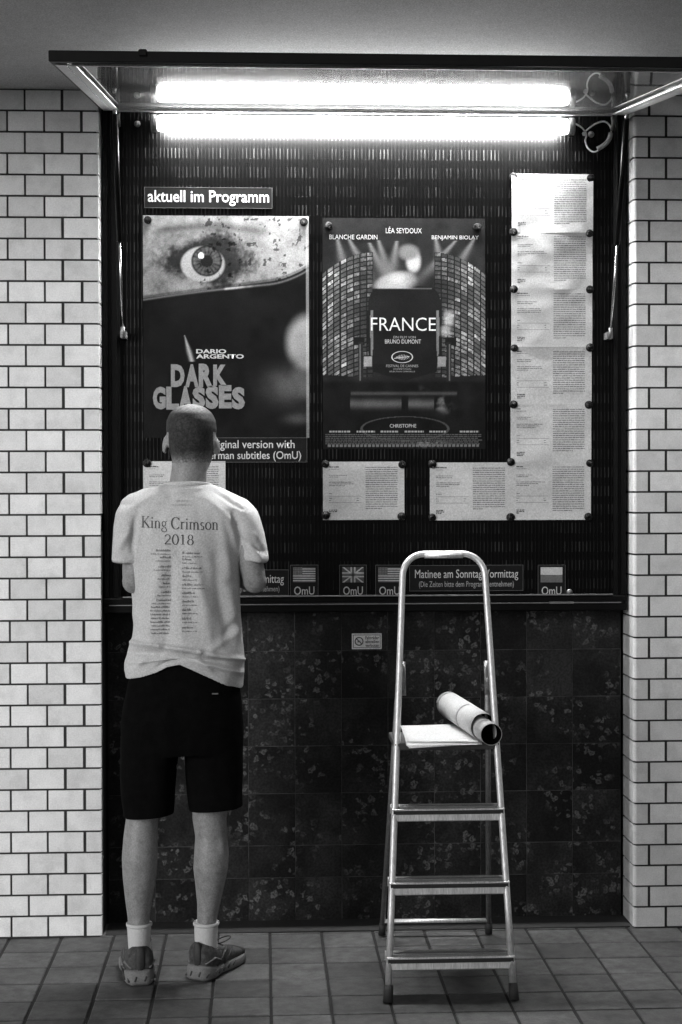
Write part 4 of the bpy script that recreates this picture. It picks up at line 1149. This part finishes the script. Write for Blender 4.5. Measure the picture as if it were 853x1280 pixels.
co = np.empty(len(sme.vertices)*3); sme.vertices.foreach_get('co', co); co = co.reshape(-1, 3)
no = np.empty(len(sme.vertices)*3); sme.vertices.foreach_get('normal', no); no = no.reshape(-1, 3)
dsp = np.zeros(len(co))
for ax0, az0, bx, bz, wd_, hgt in FW:
    dx, dz = bx-ax0, bz-az0; L2 = dx*dx+dz*dz
    t_ = np.clip(((co[:, 0]-ax0)*dx+(co[:, 2]-az0)*dz)/L2, 0, 1)
    d_ = np.hypot(co[:, 0]-ax0-t_*dx, co[:, 2]-az0-t_*dz)
    dsp += hgt*np.exp(-(d_/wd_)**2)*(.35+.65*np.sin(np.pi*np.clip(t_*.8+.1, 0, 1)))
back = np.clip((-no[:, 1]+.15)/.6, 0, 1)
nz = np.array([noise.noise(Vector((c[0]*9, c[1]*9, c[2]*4.5)))*.005+noise.noise(Vector((c[0]*24+5, c[1]*24, c[2]*11)))*.0022 for c in co])
nz2 = np.array([noise.noise(Vector(((c[0]+c[2]*.5)*22, c[1]*8, (c[2]-c[0]*.3)*7)))*.0042 for c in co])
amt = dsp*back*1.7+nz*1.3+nz2
co2 = co+no*amt[:, None]
zt_ = P(230, 610, -.55).z
low = co[:, 2] < P(230, 800, -.64).z
# bring the cloth's lower edge to the uneven hem line
zb = co[:, 2].min(); zr = P(230, 822, -.64).z
hl = np.interp(co[:, 0], hx, hz)
m_ = co2[:, 2] < zr
co2[m_, 2] = hl[m_] + (co2[m_, 2]-zb)/(zr-zb)*(zr-hl[m_])
sme.vertices.foreach_set('co', co2.ravel()); sme.update()
bb = bmesh.new(); bb.from_mesh(sme); bb.normal_update()
# open the underside and the ends of the sleeves so it is a garment, not a solid
hz_low = hz.max()
kill = [f for f in bb.faces if f.normal.z < -.8 and f.calc_center_median().z < np.interp(f.calc_center_median().x, hx, hz)+.004]
bmesh.ops.delete(bb, geom=kill, context='FACES')
BV = BVHTree.FromBMesh(bb)
sh = bpy.data.meshes.new('t_shirt'); bb.to_mesh(sh); bb.free()
sh.transform(Matrix.Translation(-MO)); 
for p_ in sh.polygons: p_.use_smooth = True
shirt = link('t_shirt', sh, shirt_m, man)
# rib at the neck
nk = [P(234.5, 607, -.50)+Vector((.0745*math.cos(t_), .066*math.sin(t_)-.002, .006*math.sin(t_)*-1+.001))-MO for t_ in np.linspace(0, 2*math.pi, 33)[:-1]]
bm = bmesh.new(); add_tube(bm, nk, .0045, 8, closed=True, flat=1.6); bmesh.ops.recalc_face_normals(bm, faces=bm.faces)
link('collar', to_mesh(bm, 'collar', True), shirt_m, shirt)

# print on the back, laid on to the cloth
def onto(x, z, lift=.0012):
    h = BV.ray_cast(Vector((x, -1.4, z)), Vector((0, 1, 0)))
    return Vector((x, (h[0].y if h[0] is not None else -.64)-lift, z))-MO
def ribbon(pts, thick, thin, closed=False):
    """calligraphic stroke: heavy when it runs up and down, light across"""
    out = []; n_ = len(pts)
    for i in range(n_):
        a = pts[max(i-1, 0)] if not closed else pts[(i-1) % n_]; b2 = pts[min(i+1, n_-1)] if not closed else pts[(i+1) % n_]
        dx, dy = b2[0]-a[0], b2[1]-a[1]; l = math.hypot(dx, dy) or 1; dx, dy = dx/l, dy/l
        w_ = thin+(thick-thin)*abs(dy)**1.5
        out.append(((pts[i][0]-dy*w_/2, pts[i][1]+dx*w_/2), (pts[i][0]+dy*w_/2, pts[i][1]-dx*w_/2)))
    qs = []
    for i in range(n_-1 if not closed else n_):
        a, b2 = out[i], out[(i+1) % n_]; qs.append((a[0], b2[0], b2[1], a[1]))
    return qs
def arc(cx_, cy__, rx, ry, a0, a1, n_=18): return [(cx_+rx*math.cos(math.radians(a0+(a1-a0)*k/n_)), cy__+ry*math.sin(math.radians(a0+(a1-a0)*k/n_))) for k in range(n_+1)]
def line(x0, y0, x1, y1, n_=4): return [(x0+(x1-x0)*k/n_, y0+(y1-y0)*k/n_) for k in range(n_+1)]
TK, TN = .085, .032
def bar(x0, x1, y, h=.03): return [((x0, y), ((x0+x1)/2, y), ((x0+x1)/2, y+h), (x0, y+h)), (((x0+x1)/2, y), (x1, y), (x1, y+h), ((x0+x1)/2, y+h))]
def stem(x, y0, y1): return ribbon(line(x, y0, x, y1), TK, TN)
GL = {}
GL['K'] = (.70, stem(.17, 0, .7)+bar(.05, .30, 0)+bar(.05, .30, .67)+ribbon(line(.20, .30, .58, .68), .035, .03)+ribbon(line(.28, .38, .62, .02), .11, .08)+bar(.46, .62, .67)+bar(.50, .74, 0))
GL['i'] = (.28, stem(.14, 0, .44)+bar(.04, .25, 0)+bar(.05, .14, .41)+ribbon(line(.14, .56, .14, .65, 2), .09, .09))
GL['n'] = (.52, stem(.12, 0, .44)+bar(.03, .22, 0)+bar(.03, .12, .41)+ribbon(arc(.25, .30, .13, .14, 170, 0), TK, TN)+stem(.385, 0, .30)+bar(.29, .48, 0))
GL['g'] = (.46, ribbon(arc(.21, .29, .13, .14, 0, 360), TK*.8, TN)+ribbon(arc(.20, .17, .10, .05, 150, 250, 6)+line(.19, .10, .34, .07, 3)+arc(.23, -.08, .18, .12, 50, -260, 20), TK*.7, TN*1.2)+ribbon(line(.31, .40, .43, .43, 2), .04, .04))
GL['C'] = (.68, ribbon(arc(.38, .35, .30, .355, 38, 322, 28), TK*1.2, TN)+ribbon(line(.62, .50, .62, .69, 2), .03, .03))
GL['r'] = (.36, stem(.12, 0, .44)+bar(.03, .24, 0)+bar(.03, .12, .41)+ribbon(arc(.26, .30, .13, .12, 165, 60, 8), TK*.7, TN*1.6))
GL['m'] = (.80, stem(.12, 0, .44)+bar(.03, .22, 0)+bar(.03, .12, .41)+ribbon(arc(.25, .30, .13, .14, 170, 0), TK, TN)+stem(.385, 0, .30)+bar(.31, .46, 0)+ribbon(arc(.52, .30, .13, .14, 170, 0), TK, TN)+stem(.655, 0, .30)+bar(.57, .76, 0))
GL['s'] = (.36, ribbon(arc(.17, .33, .10, .105, 40, 230, 12)+arc(.17, .115, .11, .115, 50, -140, 12), TK*.9, TN))
GL['o'] = (.48, ribbon(arc(.24, .22, .18, .22, 0, 360, 24), TK, TN))
GL[' '] = (.24, [])
GL['2'] = (.48, ribbon(arc(.22, .48, .16, .18, 165, -30, 14)+line(.36, .39, .06, .03, 5), TK*.8, TN)+bar(.05, .43, 0, .06))
GL['0'] = (.48, ribbon(arc(.24, .33, .18, .34, 0, 360, 28), TK, TN))
GL['1'] = (.48, stem(.24, 0, .66)+bar(.12, .36, 0)+ribbon(line(.12, .60, .24, .66, 2), .04, .04))
GL['8'] = (.48, ribbon(arc(.24, .50, .135, .16, 0, 360, 20), TK*.8, TN)+ribbon(arc(.24, .17, .17, .18, 0, 360, 20), TK, TN))
def serif_text(bm, s_, x0, x1, ybase, cap, sag):
    """x0..x1, baseline and cap height in photo pixels at the shirt's back; sag: how far the line follows the shoulders"""
    tot = sum(GL[c][0] for c in s_); sc = (x1-x0)/tot; pen = 0; ys_ = cap/.7
    for ch in s_:
        w_, qs = GL[ch]
        for q in qs:
            vs_ = []
            for u, v in q:
                px = x0+(pen+u)*sc; t_ = (px-x0)/(x1-x0); py = ybase-v*ys_+sag[0]*(1-t_)+sag[1]*t_-sag[2]*math.sin(math.pi*t_)
                w3 = P(px, py, -.64); vs_.append(bm.verts.new(onto(w3.x, w3.z)))
            bm.faces.new(vs_)
        pen += w_
bm = bmesh.new()
serif_text(bm, 'King Crimson', 175, 273.5, 660.5, 14.5, (-1.0, 2.0, -.5))
serif_text(bm, '2018', 205, 243, 680.5, 13, (0, .5, 0))
link('lettering', to_mesh(bm, 'lettering'), mat('shirt_ink', .06, rough=.8, var=.3, vscale=250), shirt)
# two columns of tour dates, too small to read
rr = random.Random(3); bm = bmesh.new()
def tiny(x0, x1, y, h):
    x = x0
    while x < x1-.6:
        w_ = min(rr.uniform(.5, 1.1), x1-x); hh = h*rr.choice((.62, .62, .68, 1.0, 1.05))
        q = [P(a, b2, -.64) for a, b2 in ((x, y), (x+w_, y), (x+w_, y-hh), (x, y-hh))]
        bm.faces.new([bm.verts.new(onto(v.x, v.z)) for v in q]); x += w_+rr.choice((.3, .35, .4, .45, 1.1))
for k, (y, l) in enumerate(((689, 19), (697.5, 14), (709, 16), (720, 12), (730, 10), (741, 12), (751, 18))):
    tiny(214-l*1.0, 214, y+.4, 2.7)
    tiny(214-l*1.2-3, 213.5, y+4.4, 1.5)
for k in range(8): tiny(188+rr.uniform(-1, 2), 212.5+rr.uniform(-1, 1), 760+k*4.7, 2.2)
for k, (y, l) in enumerate(((692, 22), (700, 12), (711, 24), (721, 11), (731.5, 26), (742, 17), (752.5, 15), (763, 11), (774, 11), (785, 14))):
    tiny(228, 228+l, y+.4, 2.8); tiny(228, 228+max(14, l*.9)+5, y+4.6, 1.5) 
link('dates_print', to_mesh(bm, 'dates_print'), mat('shirt_ink_thin', .2, rough=.8, var=.3, vscale=250), shirt)
bm = bmesh.new()
for y, a, b2 in ((627, 219, 236), (632, 214, 240)): tiny(a, b2, y, 1.6)
link('neck_print', to_mesh(bm, 'neck_print'), mat('faint_ink', .33, rough=.8), shirt)

# --- shorts
bm = bmesh.new()
sho = [(822, 168, 292, -.525, .100), (850, 160, 300, -.525, .108), (880, 154.5, 302.5, -.525, .118), (905, 151.5, 303.5, -.522, .122), (928, 150.5, 304, -.52, .118), (940, 152, 303, -.52, .110)]
loft(bm, [(P((a+b2)/2, y, Yc), (b2-a)/2*S, dp) for y, a, b2, Yc, dp in sho], 40, 2.5, flat=True)
for rows in ([(900, 152, 230, -.525, .112), (940, 150.5, 225, -.53, .105), (965, 150, 221, -.535, .100), (990, 151, 218.5, -.538, .097), (1013, 154, 217, -.540, .095), (1032, 155, 216, -.540, .095)],
             [(900, 226, 303.5, -.51, .112), (940, 229.5, 304, -.51, .105), (965, 232, 304, -.51, .098), (990, 235, 303.5, -.51, .095), (1006, 237, 304, -.51, .094), (1025, 238, 303.5, -.51, .094)]):
    loft(bm, [(P((a+b2)/2, y, Yc), (b2-a)/2*S, dp) for y, a, b2, Yc, dp in rows], 32, 2.3, flat=True)
sm_ = fuse(bm, .006, 4, .5)
for v in sm_.vertices:
    n_ = noise.noise(Vector((v.co.x*11, v.co.y*11, v.co.z*6)))*.006+noise.noise(Vector((v.co.x*28, v.co.y*28, v.co.z*13)))*.002
    v.co += v.normal*n_
bb = bmesh.new(); bb.from_mesh(sm_)
pa, pb = P(186, 1017, -.54), P(270, 1010.5, -.54); dv = (pb-pa).normalized(); nv_ = Vector((-dv.z, 0, dv.x)); nv_ = nv_ if nv_.z > 0 else -nv_
bmesh.ops.bisect_plane(bb, geom=bb.verts[:]+bb.edges[:]+bb.faces[:], plane_co=pa, plane_no=nv_, clear_inner=True)
bb.to_mesh(sm_); bb.free()
for p_ in sm_.polygons: p_.use_smooth = True
sm_.transform(Matrix.Translation(-MO)); shorts = link('shorts', sm_, shorts_m, man)
for x, y in ((171, 879), (269, 868)):
    c = P(x, y, -.66)
    bvs = None
    box('shorts_tab', c.x-MO.x-.010, c.x-MO.x+.010, -.645-MO.y, -.640-MO.y, c.z-.002, c.z+.002, mat('tab_thread', .12, rough=.7), shorts) if y == 868 else None

# --- socks
for rows in ([(1153, 159.5, 189, -.54, .040), (1160, 159.5, 188.5, -.54, .040), (1175, 160.5, 187.5, -.538, .040), (1192, 161.5, 188, -.532, .041), (1210, 163, 189, -.52, .044)],
             [(1152, 243, 273, -.512, .041), (1160, 243.5, 272.5, -.512, .041), (1175, 244, 272, -.51, .041), (1192, 245, 272.5, -.502, .041), (1208, 246, 273.5, -.49, .044)]):
    bm = bmesh.new()
    loft(bm, [(P((a+b2)/2, y, Yc), (b2-a)/2*S*1.02, dp*1.03) for y, a, b2, Yc, dp in rows], 36, 2.0, flat=True)
    bmesh.ops.recalc_face_normals(bm, faces=bm.faces)
    for v in bm.verts: v.co += Vector((noise.noise(v.co*40), noise.noise(v.co*40+Vector((9, 0, 0))), 0))*.0022
    bmesh.ops.translate(bm, verts=bm.verts, vec=-MO)
    o = link('sock', to_mesh(bm, 'sock', True), sock_m, man)
    bm = bmesh.new(); y, a, b2, Yc, dp = rows[0]; c = P((a+b2)/2, y+2, Yc)-MO
    ring = [c+Vector(((b2-a)/2*S*1.03*math.cos(t_), dp*1.05*math.sin(t_), 0)) for t_ in np.linspace(0, 2*math.pi, 33)[:-1]]
    add_tube(bm, ring, .0035, 8, closed=True, flat=1.8); bmesh.ops.recalc_face_normals(bm, faces=bm.faces)
    link('sock_cuff', to_mesh(bm, 'sock_cuff', True), sock_m, o)

# --- running shoes
def shoe(heel, ang):
    """heel: point on the ground under the back of the heel; ang: direction of the toe, 0 = to the wall, positive = to the right"""
    fw = Vector((math.sin(ang), math.cos(ang), 0)); rt = Vector((fw.y, -fw.x, 0))
    W = lambda s_, u, z: heel-MO+fw*s_+rt*u+Vector((0, 0, z))
    def body_(rows, name, m, parent, pw=2.6, n=28):
        # rows: s, half width, z low, z high
        bm = bmesh.new(); R_ = []
        for s_, hw, z0, z1 in rows:
            R_.append([bm.verts.new(W(s_, hw*math.copysign(abs(math.cos(t_))**(2/pw), math.cos(t_)), (z0+z1)/2+(z1-z0)/2*math.copysign(abs(math.sin(t_))**(2/pw), math.sin(t_)))) for t_ in [2*math.pi*k/n for k in range(n)]])
        for i in range(len(R_)-1):
            for k in range(n): bm.faces.new((R_[i][k], R_[i][(k+1) % n], R_[i+1][(k+1) % n], R_[i+1][k]))
        bm.faces.new(R_[0][::-1]); bm.faces.new(R_[-1]); bmesh.ops.recalc_face_normals(bm, faces=bm.faces)
        return link(name, to_mesh(bm, name, True), m, parent)
    root = body_([(-.006, .026, .035, .105), (.004, .038, .030, .124), (.026, .046, .024, .126), (.055, .047, .024, .116), (.085, .046, .024, .104), (.120, .043, .024, .092), (.160, .047, .024, .078), (.200, .049, .024, .064), (.240, .045, .024, .054), (.268, .034, .024, .046), (.283, .015, .026, .038)], 'shoe', shoe_m, man)
    body_([(-.018, .020, .014, .050), (-.009, .037, .005, .056), (.012, .046, .003, .053), (.040, .050, .003, .046), (.090, .046, .006, .038), (.140, .050, .003, .037), (.190, .056, .002, .037), (.235, .053, .003, .036), (.268, .038, .006, .033), (.290, .016, .012, .032)], 'sole', sole_m, root, 5)
    body_([(-.002, .030, .0, .008), (.040, .044, .0, .006), (.090, .040, .0, .006), (.190, .050, .0, .005), (.235, .048, .0, .006), (.268, .034, .003, .010)], 'outsole', shoe_dark, root, 6)
    body_([(-.012, .010, .050, .122), (-.006, .015, .048, .130), (.002, .012, .050, .128)], 'heel_tab', shoe_dark, root, 3)
    for sd_ in (-1, 1):     # overlays along the side
        for s0, s1, z0, z1 in ((.05, .12, .040, .092), (.10, .155, .036, .078)):
            a = W(s0, sd_*.0435, z0); b2 = W(s1, sd_*.0445, z1)
            bm = bmesh.new(); add_tube(bm, [a, (a+b2)/2+rt*sd_*.003, b2], .0045, 6, flat=.5); bmesh.ops.recalc_face_normals(bm, faces=bm.faces)
            link('side_overlay', to_mesh(bm, 'side_overlay', True), shoe_dark, root)
    body_([(.225, .0475, .022, .060), (.245, .0455, .022, .056), (.268, .0355, .022, .048), (.284, .017, .024, .040)], 'toe_cap', shoe_dark, root, 2.6)
    for k_ in range(7):       # cut-outs round the heel and side of the sole
        s_ = -.012+.032*k_
        for sd_ in (-1, 1):
            u_ = sd_*(.0385 if k_ == 0 else .0495)
            a = W(s_, u_, .018); b2 = W(s_+.018, u_*1.01, .030)
            bm = bmesh.new(); add_tube(bm, [a, b2], .0032, 6); bmesh.ops.recalc_face_normals(bm, faces=bm.faces)
            link('sole_groove', to_mesh(bm, 'sole_groove', True), shoe_dark, root)
    for u_ in (-.019, .013):
        bm = bmesh.new(); add_tube(bm, [W(-.017, u_, .020), W(-.017, u_+.006, .036)], .0032, 6); bmesh.ops.recalc_face_normals(bm, faces=bm.faces)
        link('sole_groove', to_mesh(bm, 'sole_groove', True), shoe_dark, root)
    for sd_ in (-1, 1):
        bm = bmesh.new(); add_tube(bm, [W(-.004, sd_*.030, .060), W(.030, sd_*.0465, .074), W(.070, sd_*.048, .058)], [.004, .007, .004], 8, flat=.5); bmesh.ops.recalc_face_normals(bm, faces=bm.faces)
        link('heel_overlay', to_mesh(bm, 'heel_overlay', True), sole_m, root)
    # lace loop
    lp = [W(.135+.016*math.cos(t_), .020+.028*math.sin(t_), .104+.012*math.sin(t_*1+.6)) for t_ in np.linspace(0, 2*math.pi, 17)[:-1]]
    bm = bmesh.new(); add_tube(bm, lp, .0022, 6, closed=True); bmesh.ops.recalc_face_normals(bm, faces=bm.faces); link('lace', to_mesh(bm, 'lace', True), shoe_dark, root)
    for q in range(4):
        s_ = .12+.022*q; z_ = .094-.0105*q
        bm = bmesh.new(); add_tube(bm, [W(s_, -.028, z_-.006), W(s_+.004, 0, z_+.003), W(s_, .028, z_-.006)], .0026, 6); bmesh.ops.recalc_face_normals(bm, faces=bm.faces)
        link('lace', to_mesh(bm, 'lace', True), shoe_dark, root)
    return root
hl_ = at(175.5, 1233, 2, 0.0); hr_ = at(253, 1228, 2, 0.0)
shoe(Vector((hl_.x, hl_.y+.004, 0)), math.radians(-9))
shoe(Vector((hr_.x-.014, hr_.y+.016, 0)), math.radians(27))

for o in bpy.data.objects:
    if o.type == 'MESH' and o.parent and o.name.split('.')[0] in ('print', 'dates_print', 'neck_print', 'name_print', 'credit_print', 'star_print'):
        o['kind'] = 'stuff'
